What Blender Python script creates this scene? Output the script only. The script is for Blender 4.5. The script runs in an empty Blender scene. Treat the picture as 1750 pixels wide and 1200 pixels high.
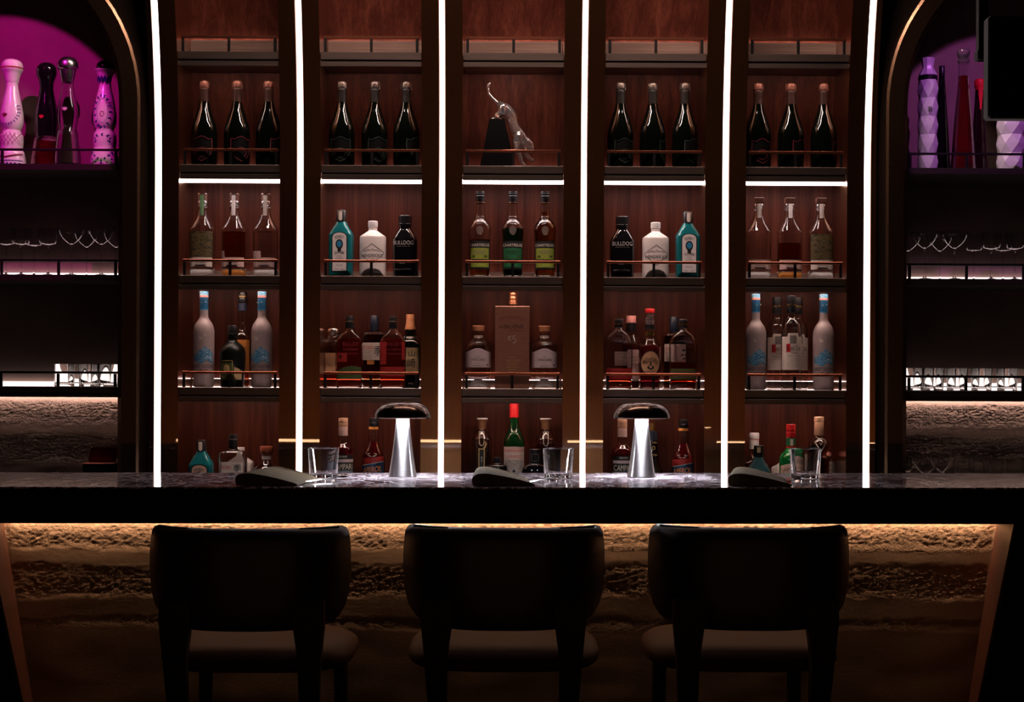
import bpy, math, random
from math import pi, sin, cos, sqrt
from mathutils import Vector

random.seed(7)
SC = bpy.context.scene
COL = SC.collection
F, ZC, HY, TH = 2600.0, 1.37, 663.0, 0.0047   # focal length in px, eye height, horizon row, camera roll


def W(px, py, Y):
    """point of the photograph at depth Y -> (X, Z)"""
    dx, dy = px - 875.0, py - HY
    return (dx + TH * dy) * Y / F, ZC - (dy - TH * dx) * Y / F


# ------------------------------------------------------------------ materials
def nd(nt, t, **kw):
    n = nt.nodes.new(t)
    for k, v in kw.items():
        if k in n.inputs.keys():
            n.inputs[k].default_value = v
        else:
            setattr(n, k, v)
    return n


def base_mat(name):
    m = bpy.data.materials.new(name)
    m.use_nodes = True
    nt = m.node_tree
    b = nt.nodes['Principled BSDF']
    return m, nt, b


def ramp(nt, stops, interp='LINEAR'):
    r = nt.nodes.new('ShaderNodeValToRGB')
    r.color_ramp.interpolation = interp
    e = r.color_ramp.elements
    while len(e) < len(stops):
        e.new(0.5)
    for i, (p, c) in enumerate(stops):
        e[i].position = p
        e[i].color = (c[0], c[1], c[2], 1) if not isinstance(c, (int, float)) else (c, c, c, 1)
    return r


def mat(name, col, rough=.5, metal=0, trans=0, ior=1.5, var=.12, scale=40, stretch=(1, 1, 1), bump=0, coat=0, spec=None, sheen=0, aniso=0):
    m, nt, b = base_mat(name)
    L = nt.links.new
    b.inputs['Roughness'].default_value = rough
    b.inputs['Metallic'].default_value = metal
    b.inputs['Transmission Weight'].default_value = trans
    b.inputs['IOR'].default_value = ior
    b.inputs['Coat Weight'].default_value = coat
    b.inputs['Coat Roughness'].default_value = .06
    b.inputs['Sheen Weight'].default_value = sheen
    if spec is not None:
        b.inputs['Specular IOR Level'].default_value = spec
    tc = nd(nt, 'ShaderNodeTexCoord')
    mp = nd(nt, 'ShaderNodeMapping')
    mp.inputs['Scale'].default_value = stretch
    L(tc.outputs['Object'], mp.inputs['Vector'])
    no = nd(nt, 'ShaderNodeTexNoise', Scale=scale, Detail=4.0)
    L(mp.outputs['Vector'], no.inputs['Vector'])
    lo = [c * (1 - var) for c in col]
    hi = [min(1, c * (1 + var)) for c in col]
    r = ramp(nt, [(.3, lo), (.7, hi)])
    L(no.outputs['Fac'], r.inputs['Fac'])
    L(r.outputs['Color'], b.inputs['Base Color'])
    if bump:
        bp = nd(nt, 'ShaderNodeBump', Strength=bump, Distance=.002)
        L(no.outputs['Fac'], bp.inputs['Height'])
        L(bp.outputs['Normal'], b.inputs['Normal'])
    return m


def glow(name, col, strength):
    m, nt, b = base_mat(name)
    b.inputs['Base Color'].default_value = (.8, .8, .8, 1)
    tc = nd(nt, 'ShaderNodeTexCoord')
    no = nd(nt, 'ShaderNodeTexNoise', Scale=3.0)
    nt.links.new(tc.outputs['Object'], no.inputs['Vector'])
    r = ramp(nt, [(.3, [c * .97 for c in col]), (.7, col)])
    nt.links.new(no.outputs['Fac'], r.inputs['Fac'])
    nt.links.new(r.outputs['Color'], b.inputs['Emission Color'])
    b.inputs['Emission Strength'].default_value = strength
    return m


def wood_mat(name, vertical=True, dark=(.030, .0066, .0040), mid=(.072, .0165, .0095), light=(.135, .036, .021)):
    m, nt, b = base_mat(name)
    L = nt.links.new
    tc = nd(nt, 'ShaderNodeTexCoord')
    mp = nd(nt, 'ShaderNodeMapping')
    mp.inputs['Scale'].default_value = (22, 22, .8) if vertical else (1.6, 40, 60)
    L(tc.outputs['Object'], mp.inputs['Vector'])
    n1 = nd(nt, 'ShaderNodeTexNoise', Scale=1.0, Detail=6.0, Roughness=.62, Distortion=.6)
    L(mp.outputs['Vector'], n1.inputs['Vector'])
    mp2 = nd(nt, 'ShaderNodeMapping')
    mp2.inputs['Scale'].default_value = (200, 200, 4) if vertical else (5, 200, 260)
    L(tc.outputs['Object'], mp2.inputs['Vector'])
    n2 = nd(nt, 'ShaderNodeTexNoise', Scale=1.0, Detail=3.0)
    L(mp2.outputs['Vector'], n2.inputs['Vector'])
    mx = nd(nt, 'ShaderNodeMath', operation='MULTIPLY_ADD')
    mx.inputs[1].default_value = .35
    L(n2.outputs['Fac'], mx.inputs[0])
    L(n1.outputs['Fac'], mx.inputs[2])
    r = ramp(nt, [(.42, dark), (.66, mid), (.9, light)])
    L(mx.outputs[0], r.inputs['Fac'])
    L(r.outputs['Color'], b.inputs['Base Color'])
    b.inputs['Roughness'].default_value = .42
    b.inputs['Specular IOR Level'].default_value = .1
    bp = nd(nt, 'ShaderNodeBump', Strength=.12, Distance=.001)
    L(mx.outputs[0], bp.inputs['Height'])
    L(bp.outputs['Normal'], b.inputs['Normal'])
    return m


def plaster_mat(name, bands, col):
    """rammed plaster: smooth lifts divided by rough, pitted bands; bands = [(z, roughness 0..1)]"""
    m, nt, b = base_mat(name)
    L = nt.links.new
    tc = nd(nt, 'ShaderNodeTexCoord')
    sx = nd(nt, 'ShaderNodeSeparateXYZ')
    L(tc.outputs['Object'], sx.inputs[0])
    n0 = nd(nt, 'ShaderNodeTexNoise', Scale=7.0, Detail=5.0, Roughness=.6)
    L(tc.outputs['Object'], n0.inputs['Vector'])
    wob = nd(nt, 'ShaderNodeMath', operation='MULTIPLY_ADD')
    wob.inputs[1].default_value = .05
    L(n0.outputs['Fac'], wob.inputs[0])
    L(sx.outputs['Z'], wob.inputs[2])
    z0, z1 = bands[0][0], bands[-1][0]
    mr = nd(nt, 'ShaderNodeMapRange')
    mr.inputs['From Min'].default_value = z0 + .025
    mr.inputs['From Max'].default_value = z1 + .025
    L(wob.outputs[0], mr.inputs['Value'])
    r = ramp(nt, [((z - z0) / (z1 - z0), v) for z, v in bands])
    L(mr.outputs[0], r.inputs['Fac'])
    mp = nd(nt, 'ShaderNodeMapping')
    mp.inputs['Scale'].default_value = (70, 70, 105)
    L(tc.outputs['Object'], mp.inputs['Vector'])
    n1 = nd(nt, 'ShaderNodeTexNoise', Scale=1.0, Detail=5.0, Roughness=.6, Distortion=1.2)
    L(mp.outputs['Vector'], n1.inputs['Vector'])
    pit = ramp(nt, [(.34, 0), (.55, 1)])
    L(n1.outputs['Fac'], pit.inputs['Fac'])
    n2 = nd(nt, 'ShaderNodeTexNoise', Scale=420.0, Detail=2.0)
    L(tc.outputs['Object'], n2.inputs['Vector'])
    m1 = nd(nt, 'ShaderNodeMath', operation='MULTIPLY')
    L(pit.outputs['Color'], m1.inputs[0])
    L(r.outputs['Color'], m1.inputs[1])
    m2 = nd(nt, 'ShaderNodeMath', operation='MULTIPLY_ADD')
    m2.inputs[1].default_value = .018
    L(n2.outputs['Fac'], m2.inputs[0])
    L(m1.outputs[0], m2.inputs[2])
    m3 = nd(nt, 'ShaderNodeMath', operation='MULTIPLY_ADD')
    m3.inputs[1].default_value = .10
    L(n0.outputs['Fac'], m3.inputs[0])
    L(m2.outputs[0], m3.inputs[2])
    bp = nd(nt, 'ShaderNodeBump', Strength=.7, Distance=.004)
    L(m3.outputs[0], bp.inputs['Height'])
    L(bp.outputs['Normal'], b.inputs['Normal'])
    cr = ramp(nt, [(.25, [c * .72 for c in col]), (.75, col)])
    L(n0.outputs['Fac'], cr.inputs['Fac'])
    L(cr.outputs['Color'], b.inputs['Base Color'])
    b.inputs['Roughness'].default_value = .8
    b.inputs['Specular IOR Level'].default_value = .25
    return m


def marble_mat(name):
    m, nt, b = base_mat(name)
    L = nt.links.new
    tc = nd(nt, 'ShaderNodeTexCoord')
    mp = nd(nt, 'ShaderNodeMapping')
    mp.inputs['Scale'].default_value = (2.2, 1.6, 2)
    L(tc.outputs['Object'], mp.inputs['Vector'])
    n1 = nd(nt, 'ShaderNodeTexNoise', Scale=3.0, Detail=8.0, Roughness=.65, Distortion=2.2)
    L(mp.outputs['Vector'], n1.inputs['Vector'])
    r = ramp(nt, [(.36, (.02, .015, .018)), (.44, (.10, .075, .085)), (.475, (.9, .76, .80)), (.51, (.08, .06, .07)), (.56, (.02, .016, .018)), (.61, (.38, .30, .33)), (.67, (.08, .06, .07))])
    L(n1.outputs['Fac'], r.inputs['Fac'])
    L(r.outputs['Color'], b.inputs['Base Color'])
    b.inputs['Roughness'].default_value = .07
    b.inputs['Specular IOR Level'].default_value = .4
    n2 = nd(nt, 'ShaderNodeTexNoise', Scale=55.0, Detail=3.0)
    L(tc.outputs['Object'], n2.inputs['Vector'])
    bp = nd(nt, 'ShaderNodeBump', Strength=.02, Distance=.001)
    L(n2.outputs['Fac'], bp.inputs['Height'])
    L(bp.outputs['Normal'], b.inputs['Normal'])
    return m


def picture_mat(name, stops, scale, stretch=(1, 1, 1), dist=1.0, rough=.5):
    m, nt, b = base_mat(name)
    L = nt.links.new
    tc = nd(nt, 'ShaderNodeTexCoord')
    mp = nd(nt, 'ShaderNodeMapping')
    mp.inputs['Scale'].default_value = stretch
    L(tc.outputs['Object'], mp.inputs['Vector'])
    n1 = nd(nt, 'ShaderNodeTexNoise', Scale=scale, Detail=3.0, Distortion=dist)
    L(mp.outputs['Vector'], n1.inputs['Vector'])
    r = ramp(nt, stops)
    L(n1.outputs['Fac'], r.inputs['Fac'])
    L(r.outputs['Color'], b.inputs['Base Color'])
    b.inputs['Roughness'].default_value = rough
    return m


M = {}
M['bronze'] = mat('dark_bronze', (.36, .145, .06), rough=.28, metal=1, var=.08, scale=1, stretch=(260, 260, 3), coat=1)
M['bronze'].node_tree.nodes['Principled BSDF'].inputs['Coat IOR'].default_value = 2.0
M['bronze'].node_tree.nodes['Principled BSDF'].inputs['Coat Roughness'].default_value = .012
M['facade'] = mat('facade_bronze', (.045, .027, .018), rough=.42, metal=.7, var=.1, scale=1, stretch=(160, 160, 3))
M['archtrim'] = mat('arch_bronze', (.22, .12, .07), rough=.33, metal=1, var=.1, scale=60)
M['shelfmetal'] = mat('brushed_shelf_metal', (.22, .16, .135), rough=.36, metal=1, var=.1, scale=1, stretch=(3, 200, 260), bump=.03)
M['nicheshelf'] = mat('black_niche_shelf', (.05, .04, .032), rough=.4, metal=.8, var=.1, scale=1, stretch=(3, 200, 260))
M['copper'] = mat('copper_rail', (.50, .17, .10), rough=.28, metal=1, var=.08, scale=80)
M['black'] = mat('black_metal', (.012, .01, .01), rough=.4, metal=.6, var=.1, scale=60)
M['matteblack'] = mat('matte_black', (.006, .0055, .006), rough=.6, var=.1, scale=60, spec=.2)
M['wood'] = wood_mat('walnut_vertical')
M['woodh'] = wood_mat('walnut_horizontal', False, (.12, .065, .048), (.22, .13, .10), (.36, .22, .175))
M['plaster'] = plaster_mat('rammed_plaster_niche', [(0, 0), (1.05, 0), (1.085, .55), (1.16, .6), (1.185, .05), (1.215, .05), (1.235, .8), (1.29, 1), (1.31, .1), (1.45, .05), (1.9, .1), (3.5, .1)], (.34, .235, .20))
M['plasterbar'] = plaster_mat('rammed_plaster_bar', [(0, 0), (.55, .1), (.66, .05), (.68, .35), (.70, .05), (.755, .05), (.775, .9), (.835, .6), (.85, .05), (.895, .05), (.91, .9), (.96, 1), (.985, .3), (1.0, .1)], (.40, .27, .17))
M['marble'] = marble_mat('dark_marble')
M['leather'] = mat('dark_leather', (.03, .02, .015), rough=.42, spec=.4, var=.15, scale=240, bump=.08)
M['seatleather'] = mat('brown_seat_leather', (.06, .022, .010), rough=.6, spec=.12, var=.15, scale=240, bump=.06)
M['darkwood'] = mat('dark_stained_wood', (.012, .007, .005), rough=.5, spec=.25, var=.3, scale=1, stretch=(90, 90, 6))
M['endwood'] = mat('reddish_end_panel', (.10, .032, .017), rough=.45, var=.25, scale=1, stretch=(60, 60, 3))
M['floor'] = mat('dark_floor', (.012, .009, .008), rough=.5, var=.25, scale=6)
M['ceil'] = mat('dark_ceiling', (.010, .008, .008), rough=.8, var=.15, scale=8)
M['darkwall'] = mat('dark_room_wall', (.014, .010, .009), rough=.8, var=.15, scale=8)
M['linen'] = mat('grey_linen', (.095, .066, .036), rough=.9, var=.1, scale=500, bump=.15, spec=.1)
M['steel'] = mat('brushed_steel', (.55, .52, .52), rough=.24, metal=1, var=.05, scale=1, stretch=(4, 4, 600), bump=.02)
_b = M['steel'].node_tree
_p = _b.nodes['Principled BSDF']
_p.inputs['Anisotropic'].default_value = .92
_p.inputs['Roughness'].default_value = .34
_p.inputs['Anisotropic Rotation'].default_value = .25
_t = _b.nodes.new('ShaderNodeTangent')
_t.direction_type = 'RADIAL'
_t.axis = 'Z'
_b.links.new(_t.outputs[0], _p.inputs['Tangent'])
M['cutlery'] = mat('polished_steel', (.5, .48, .47), rough=.12, metal=1, var=.03, scale=60)
M['lampshade'] = mat('polished_dark_bronze', (.17, .11, .085), rough=.2, metal=1, var=.05, scale=60)
M['led'] = glow('led_white', (1, .90, .90), 5.0)
M['ledbar'] = glow('led_under_shelf', (1, .80, .77), 9.0)
M['ledlip'] = glow('led_hidden_strip', (1, .72, .60), 30.0)
M['ledup'] = glow('led_upstand_strip', (1, .72, .64), 55.0)
M['ledniche'] = glow('led_niche_panel', (1, .80, .74), 2.2)
M['lednicheunder'] = glow('led_niche_under', (1, .74, .62), 30.0)
M['footglow'] = glow('added_foot_strip', (1, .76, .68), 4.0)
M['addedglow'] = glow('added_disc_glow', (1, .82, .78), 110.0)
M['ledwarm'] = glow('led_warm_counter', (1, .62, .40), 26.0)
M['ledroom'] = glow('led_warm_room', (1, .52, .26), 12.0)
M['lampled'] = glow('lamp_led', (.84, .89, 1), 420.0)
M['ceilinglight'] = glow('ceiling_light_glow', (1, .75, .66), 150.0)
# glass, liquids, stoppers, labels
M['glass'] = mat('clear_glass', (.96, .96, .96), rough=.0, trans=1, ior=1.48, var=.0)
M['crystal'] = mat('crystal', (1, .93, .92), rough=.0, trans=.95, ior=1.85, var=.0, coat=1)
M['velvetblack'] = mat('deep_black_stone', (.0018, .0016, .0016), rough=.5, var=.1, spec=.05)
M['tealglass'] = mat('teal_glass', (.02, .30, .33), rough=.03, trans=.55, ior=1.48, var=.02)
M['tealdark'] = mat('dark_teal_glass', (.05, .13, .14), rough=.05, trans=.4, ior=1.48, var=.02)
M['greenglass'] = mat('dark_green_glass', (.006, .045, .012), rough=.04, trans=.3, ior=1.5, var=.05)
M['jamglass'] = mat('bright_green_glass', (.01, .25, .05), rough=.04, trans=.5, ior=1.5, var=.05)
M['champglass'] = mat('black_green_glass', (.0016, .0024, .0016), rough=.05, ior=1.5, var=.05)
M['blackglass'] = mat('black_glass', (.006, .005, .006), rough=.06, ior=1.5, var=.05, coat=.4)
M['rumglass'] = mat('satin_dark_green_glass', (.005, .006, .0045), rough=.3, spec=.25, ior=1.5, var=.1)
M['frost'] = mat('frosted_glass', (.50, .38, .375), rough=.42, trans=.35, ior=1.4, var=.05, scale=30)
M['ceramicw'] = mat('white_ceramic', (.86, .74, .70), rough=.28, var=.03, scale=30, coat=.3)
M['porcelain'] = mat('white_porcelain', (.86, .74, .78), rough=.15, var=.03, scale=30, coat=.5)
M['facet'] = mat('faceted_porcelain', (.72, .66, .74), rough=.3, var=.05, scale=50)
M['amber'] = mat('amber_spirit', (.55, .13, .03), rough=0, trans=1, ior=1.36, var=.0)
M['whisky'] = mat('red_amber_spirit', (.62, .055, .02), rough=.02, trans=.85, ior=1.36, var=.0)
M['clearspirit'] = mat('clear_spirit', (.95, .95, .95), rough=0, trans=1, ior=1.34, var=.0)
M['yellowspirit'] = mat('yellow_spirit', (.60, .32, .07), rough=0, trans=1, ior=1.36, var=.0)
M['greenspirit'] = mat('green_spirit', (.01, .035, .012), rough=.05, trans=.5, ior=1.36, var=.0)
M['redspirit'] = mat('red_spirit', (.28, .012, .02), rough=.03, trans=.5, ior=1.36, var=.0)
M['orangespirit'] = mat('orange_spirit', (.75, .20, .03), rough=.03, trans=.5, ior=1.36, var=.0)
M['cork'] = mat('cork_stopper', (.62, .24, .11), rough=.6, var=.2, scale=300)
M['corkred'] = mat('red_brown_stopper', (.40, .10, .05), rough=.5, var=.2, scale=200)
M['blackcap'] = mat('black_cap', (.012, .011, .013), rough=.3, var=.1, scale=80)
M['navycap'] = mat('navy_cap', (.012, .018, .035), rough=.4, var=.1, scale=80)
M['bluecap'] = mat('blue_foil', (.010, .070, .15), rough=.35, var=.15, scale=80)
M['redcap'] = mat('red_cap', (.65, .015, .02), rough=.35, var=.05, scale=80)
M['pinkcap'] = mat('pink_cap', (.80, .30, .26), rough=.4, var=.05, scale=80)
M['tancap'] = mat('tan_cap', (.60, .33, .21), rough=.4, var=.1, scale=80)
M['orangecap'] = mat('orange_paper_cap', (.75, .30, .13), rough=.5, var=.1, scale=80)
M['coppercap'] = mat('copper_cap', (.80, .36, .20), rough=.3, metal=.8, var=.05, scale=80)
M['goldcap'] = mat('gold_trim', (.72, .47, .17), rough=.25, metal=1, var=.08, scale=80)
M['silvercap'] = mat('silver_cap', (.7, .66, .66), rough=.25, metal=1, var=.05, scale=80)
M['whitecap'] = mat('white_cap', (.85, .78, .76), rough=.4, var=.05, scale=80)
M['foilrose'] = mat('rose_copper_foil', (.20, .075, .055), rough=.45, metal=.5, var=.3, scale=200, bump=.4)
M['foilneck'] = mat('dark_rose_foil', (.055, .022, .018), rough=.5, metal=.4, var=.25, scale=200, bump=.2)
M['shieldlabel'] = mat('black_shield_label', (.0018, .0016, .0016), rough=.6, var=.1, spec=.08)
M['foilblack'] = mat('black_foil', (.022, .02, .02), rough=.5, metal=.4, var=.3, scale=200, bump=.3)
M['capgrey'] = mat('grey_wire_cap', (.16, .13, .12), rough=.35, metal=.8, var=.3, scale=200, bump=.4)
M['paper'] = mat('cream_paper', (.74, .61, .54), rough=.7, var=.05, scale=120)
M['paperpink'] = mat('pink_paper', (.70, .46, .42), rough=.7, var=.06, scale=120)
M['paperwhite'] = mat('white_paper', (.82, .72, .70), rough=.7, var=.04, scale=120)
M['kraft'] = mat('kraft_paper', (.58, .40, .21), rough=.75, var=.1, scale=160)
M['orangepaper'] = mat('orange_paper', (.85, .33, .07), rough=.7, var=.06, scale=120)
M['peachpaper'] = mat('peach_paper', (.78, .40, .22), rough=.7, var=.06, scale=120)
M['redpaper'] = mat('red_label', (.36, .02, .018), rough=.5, var=.1, scale=120)
M['greenstripe'] = mat('green_label_stripe', (.055, .085, .02), rough=.6, var=.1, scale=120)
M['limepaper'] = mat('lime_label', (.30, .34, .04), rough=.6, var=.15, scale=120)
M['greenpaper'] = mat('green_label', (.012, .14, .045), rough=.6, var=.12, scale=120)
M['blacklabel'] = mat('black_label', (.012, .012, .012), rough=.5, var=.1, scale=120)
M['bluelabel'] = mat('blue_label', (.02, .07, .16), rough=.5, var=.1, scale=120)
M['sky'] = mat('medallion_blue', (.02, .22, .42), rough=.5, var=.15, scale=300)
M['ink'] = mat('black_ink', (.012, .01, .01), rough=.6, var=.05)
M['inkgrey'] = mat('grey_ink', (.22, .18, .17), rough=.6, var=.05)
M['inkred'] = mat('red_ink', (.60, .02, .02), rough=.6, var=.05)
M['inkorange'] = mat('orange_ink', (.85, .27, .05), rough=.6, var=.05)
M['inksilver'] = mat('silver_ink', (.58, .52, .49), rough=.4, var=.05)
M['inkgold'] = mat('gold_ink', (.62, .42, .16), rough=.45, var=.05)
M['inkcream'] = mat('cream_ink', (.80, .68, .56), rough=.6, var=.05)
M['inkblue'] = mat('blue_glaze', (.02, .03, .17), rough=.3, var=.1)
M['inkmaroon'] = mat('maroon_glaze', (.20, .02, .035), rough=.4, var=.1)
M['coppertube'] = mat('copper_brown_card', (.34, .14, .09), rough=.42, metal=.55, var=.06, scale=60)
M['redbox'] = mat('red_card', (.42, .06, .03), rough=.5, var=.08, scale=60)
M['goosepic'] = picture_mat('blue_coast_picture', [(.32, (.62, .52, .53)), (.40, (.04, .25, .40)), (.50, (.03, .15, .38)), (.56, (.10, .42, .50)), (.64, (.66, .58, .58))], 95, (1, 1, 1.5), 1.5)
M['landscape'] = picture_mat('olive_landscape_picture', [(.32, (.012, .010, .006)), (.45, (.055, .045, .018)), (.5, (.17, .125, .05)), (.57, (.05, .04, .016)), (.68, (.20, .10, .045))], 42, (1, 1, 2.4), 1.6)
M['pattern'] = picture_mat('printed_pattern', [(.40, (.10, .08, .07)), (.48, (.55, .47, .42)), (.58, (.72, .62, .56))], 260, (1, 1, 1), 2.0)
M['screen'] = mat('black_screen', (.004, .004, .005), rough=.35, var=.05, scale=20)


M['ledupweak'] = glow('led_upstand_weak', (1, .78, .76), 7.0)
M['labelgreen'] = mat('dull_green_print', (.02, .04, .025), rough=.5, var=.1)
M['corkdark'] = mat('dark_wood_stopper', (.10, .035, .022), rough=.35, var=.3, scale=120, stretch=(6, 6, 1))
M['sealgreen'] = mat('green_seal_paper', (.12, .26, .11), rough=.6, var=.1)
M['glasscrest'] = mat('moulded_glass_crest', (.75, .62, .55), rough=.1, trans=.85, ior=1.48, var=.25, scale=500, bump=.6)
M['inkblue2'] = mat('dark_blue_ink', (.02, .025, .06), rough=.6, var=.05)
M['amberdark'] = mat('dark_amber_spirit', (.32, .10, .03), rough=0, trans=1, ior=1.36, var=0)
M['footamber'] = mat('amber_moulded_glass', (.95, .34, .08), rough=.30, trans=.75, ior=1.45, var=.3, scale=260, bump=.8)
M['footglass'] = mat('bright_moulded_glass', (.95, .90, .88), rough=.30, trans=.8, ior=1.45, var=.3, scale=260, bump=.8)
M['paperlilac'] = mat('pale_lilac_paper', (.62, .47, .48), rough=.7, var=.05, scale=120)
M['orangelabel'] = mat('dull_orange_label', (.50, .26, .14), rough=.65, var=.12, scale=200)
M['peachpale'] = mat('pale_peach_paper', (.72, .45, .34), rough=.7, var=.05, scale=120)
M['greyblue'] = mat('grey_blue_label', (.22, .25, .30), rough=.6, var=.08, scale=120)
M['stopperbronze'] = mat('bronze_brown_stopper', (.34, .16, .08), rough=.35, metal=.6, var=.08, scale=60)
M['crestgreen'] = mat('moulded_green_crest', (.10, .17, .085), rough=.3, var=.4, scale=600, bump=.5)
M['darkcognac'] = mat('dark_cognac', (.14, .03, .012), rough=0, trans=1, ior=1.36, var=0)
M['silverdark'] = mat('dark_chrome', (.12, .11, .12), rough=.12, metal=1, var=.05, scale=60)
M['redglassdark'] = mat('black_red_glass', (.02, .004, .006), rough=.05, ior=1.5, var=.05, coat=.4)
M['redwax'] = mat('red_wax', (.85, .02, .03), rough=.3, var=.05, scale=90)

# ------------------------------------------------------------------ mesh helpers
def link(name, verts, faces, m, parent=None, smooth=0.0, loc=None):
    me = bpy.data.meshes.new(name)
    me.from_pydata(verts, [], faces)
    me.update()
    if smooth:
        me.polygons.foreach_set('use_smooth', [True] * len(me.polygons))
        me.set_sharp_from_angle(angle=smooth)
    o = bpy.data.objects.new(name, me)
    COL.objects.link(o)
    if m is not None:
        me.materials.append(M[m] if isinstance(m, str) else m)
    if parent is not None:
        o.parent = parent
    if loc is not None:
        o.location = loc
    return o


class MB:
    def __init__(s):
        s.v, s.f = [], []

    def add(s, v, f):
        b = len(s.v)
        s.v += [tuple(p) for p in v]
        s.f += [tuple(b + i for i in q) for q in f]
        return s

    def box(s, x0, x1, y0, y1, z0, z1, fn=None):
        v = [(x, y, z) for z in (z0, z1) for y in (y0, y1) for x in (x0, x1)]
        if fn:
            v = [fn(p) for p in v]
        return s.add(v, [(0, 2, 3, 1), (4, 5, 7, 6), (0, 1, 5, 4), (2, 6, 7, 3), (0, 4, 6, 2), (1, 3, 7, 5)])

    def rbox(s, x0, x1, y0, y1, z0, z1, c=.003):
        """box with chamfered edges"""
        xs, ys, zs = (x0, x1), (y0, y1), (z0, z1)
        v, idx = [], {}
        for i in (0, 1):
            for j in (0, 1):
                for k in (0, 1):
                    sx, sy, sz = (1, -1)[i], (1, -1)[j], (1, -1)[k]
                    p = (xs[i], ys[j], zs[k])
                    for a in range(3):
                        q = [p[0] + sx * c, p[1] + sy * c, p[2] + sz * c]
                        q[a] = p[a]
                        idx[(i, j, k, a)] = len(v)
                        v.append(tuple(q))
        f = []
        for i in (0, 1):
            q = [idx[(i, j, k, 0)] for j, k in ((0, 0), (1, 0), (1, 1), (0, 1))]
            f.append(q if i else q[::-1])
            q = [idx[(j, i, k, 1)] for j, k in ((0, 0), (1, 0), (1, 1), (0, 1))]
            f.append(q[::-1] if i else q)
            q = [idx[(j, k, i, 2)] for j, k in ((0, 0), (1, 0), (1, 1), (0, 1))]
            f.append(q if i else q[::-1])
        for i in (0, 1):
            for j in (0, 1):
                f.append([idx[(i, j, 0, 0)], idx[(i, j, 1, 0)], idx[(i, j, 1, 1)], idx[(i, j, 0, 1)]])
                f.append([idx[(i, 0, j, 0)], idx[(i, 1, j, 0)], idx[(i, 1, j, 2)], idx[(i, 0, j, 2)]])
                f.append([idx[(0, i, j, 1)], idx[(1, i, j, 1)], idx[(1, i, j, 2)], idx[(0, i, j, 2)]])
                for k in (0, 1):
                    f.append([idx[(i, j, k, 0)], idx[(i, j, k, 1)], idx[(i, j, k, 2)]])
        return s.add(v, f)

    def lathe(s, prof, seg=32, cx=0, cy=0, cz=0):
        """prof: (rx, ry, n, z) rows from below to above (or round a closed wall); rx == 0 closes to a point"""
        rings = []
        b0 = len(s.v)
        for rx, ry, n, z in prof:
            if rx <= 1e-9:
                rings.append([len(s.v) - 0])
                s.v.append((cx, cy, cz + z))
            else:
                r = []
                for j in range(seg):
                    t = 2 * pi * (j + .5) / seg
                    c, q = cos(t), sin(t)
                    e = 2.0 / n
                    r.append(len(s.v))
                    s.v.append((cx + rx * math.copysign(abs(c) ** e, c), cy + ry * math.copysign(abs(q) ** e, q), cz + z))
                rings.append(r)
        for a, b in zip(rings, rings[1:]):
            if len(a) == 1 and len(b) == 1:
                continue
            for j in range(seg):
                k = (j + 1) % seg
                if len(a) == 1:
                    s.f.append((a[0], b[k], b[j]))
                elif len(b) == 1:
                    s.f.append((a[j], a[k], b[0]))
                else:
                    s.f.append((a[j], a[k], b[k], b[j]))
        return s

    def tube(s, pts, rad, seg=10, closed=False):
        """round bar along points, radius per point or one radius"""
        pts = [Vector(p) for p in pts]
        n = len(pts)
        rad = rad if isinstance(rad, (list, tuple)) else [rad] * n
        rings, up = [], None
        for i in range(n):
            if closed:
                d = (pts[(i + 1) % n] - pts[i - 1]).normalized()
            else:
                d = (pts[min(i + 1, n - 1)] - pts[max(i - 1, 0)]).normalized()
            if up is None:
                up = Vector((0, 0, 1)) if abs(d.z) < .9 else Vector((1, 0, 0))
            a = d.cross(up).normalized()
            u = a.cross(d).normalized()
            up = u
            b0 = len(s.v)
            for j in range(seg):
                t = 2 * pi * j / seg
                s.v.append(tuple(pts[i] + (a * cos(t) + u * sin(t)) * rad[i]))
            rings.append(list(range(b0, b0 + seg)))
        pairs = list(zip(rings, rings[1:])) + ([(rings[-1], rings[0])] if closed else [])
        for a, b in pairs:
            for j in range(seg):
                k = (j + 1) % seg
                s.f.append((a[j], a[k], b[k], b[j]))
        if not closed:
            s.f.append(tuple(rings[0][::-1]))
            s.f.append(tuple(rings[-1]))
        return s

    def build(s, name, m, parent=None, smooth=0.0, loc=None):
        return link(name, s.v, s.f, m, parent, smooth, loc)


def tag(o, label=None, cat=None, group=None, kind=None):
    if label:
        o['label'] = label
    if cat:
        o['category'] = cat
    if group:
        o['group'] = group
    if kind:
        o['kind'] = kind
    return o


def thing(name, label, cat, loc=(0, 0, 0), rz=0.0, group=None):
    o = bpy.data.objects.new(name, None)
    o.empty_display_size = .05
    COL.objects.link(o)
    o.location = loc
    o.rotation_euler = (0, 0, rz)
    return tag(o, label, cat, group)


def dup(root, loc, label=None, rz=None, group=None):
    r = root.copy()
    COL.objects.link(r)
    r.location = loc
    if rz is not None:
        r.rotation_euler = (0, 0, rz)
    if label:
        r['label'] = label
    if group:
        r['group'] = group
    for ch in list(root.children):
        c = ch.copy()
        COL.objects.link(c)
        c.parent = r
        for g in list(ch.children):
            d = g.copy()
            COL.objects.link(d)
            d.parent = c
    return r


def lim(m, s1, s2):
    if s1 * s2 <= 0:
        return 0.0
    q = 3 * min(abs(s1), abs(s2))
    return max(-q, min(q, m))


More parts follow.
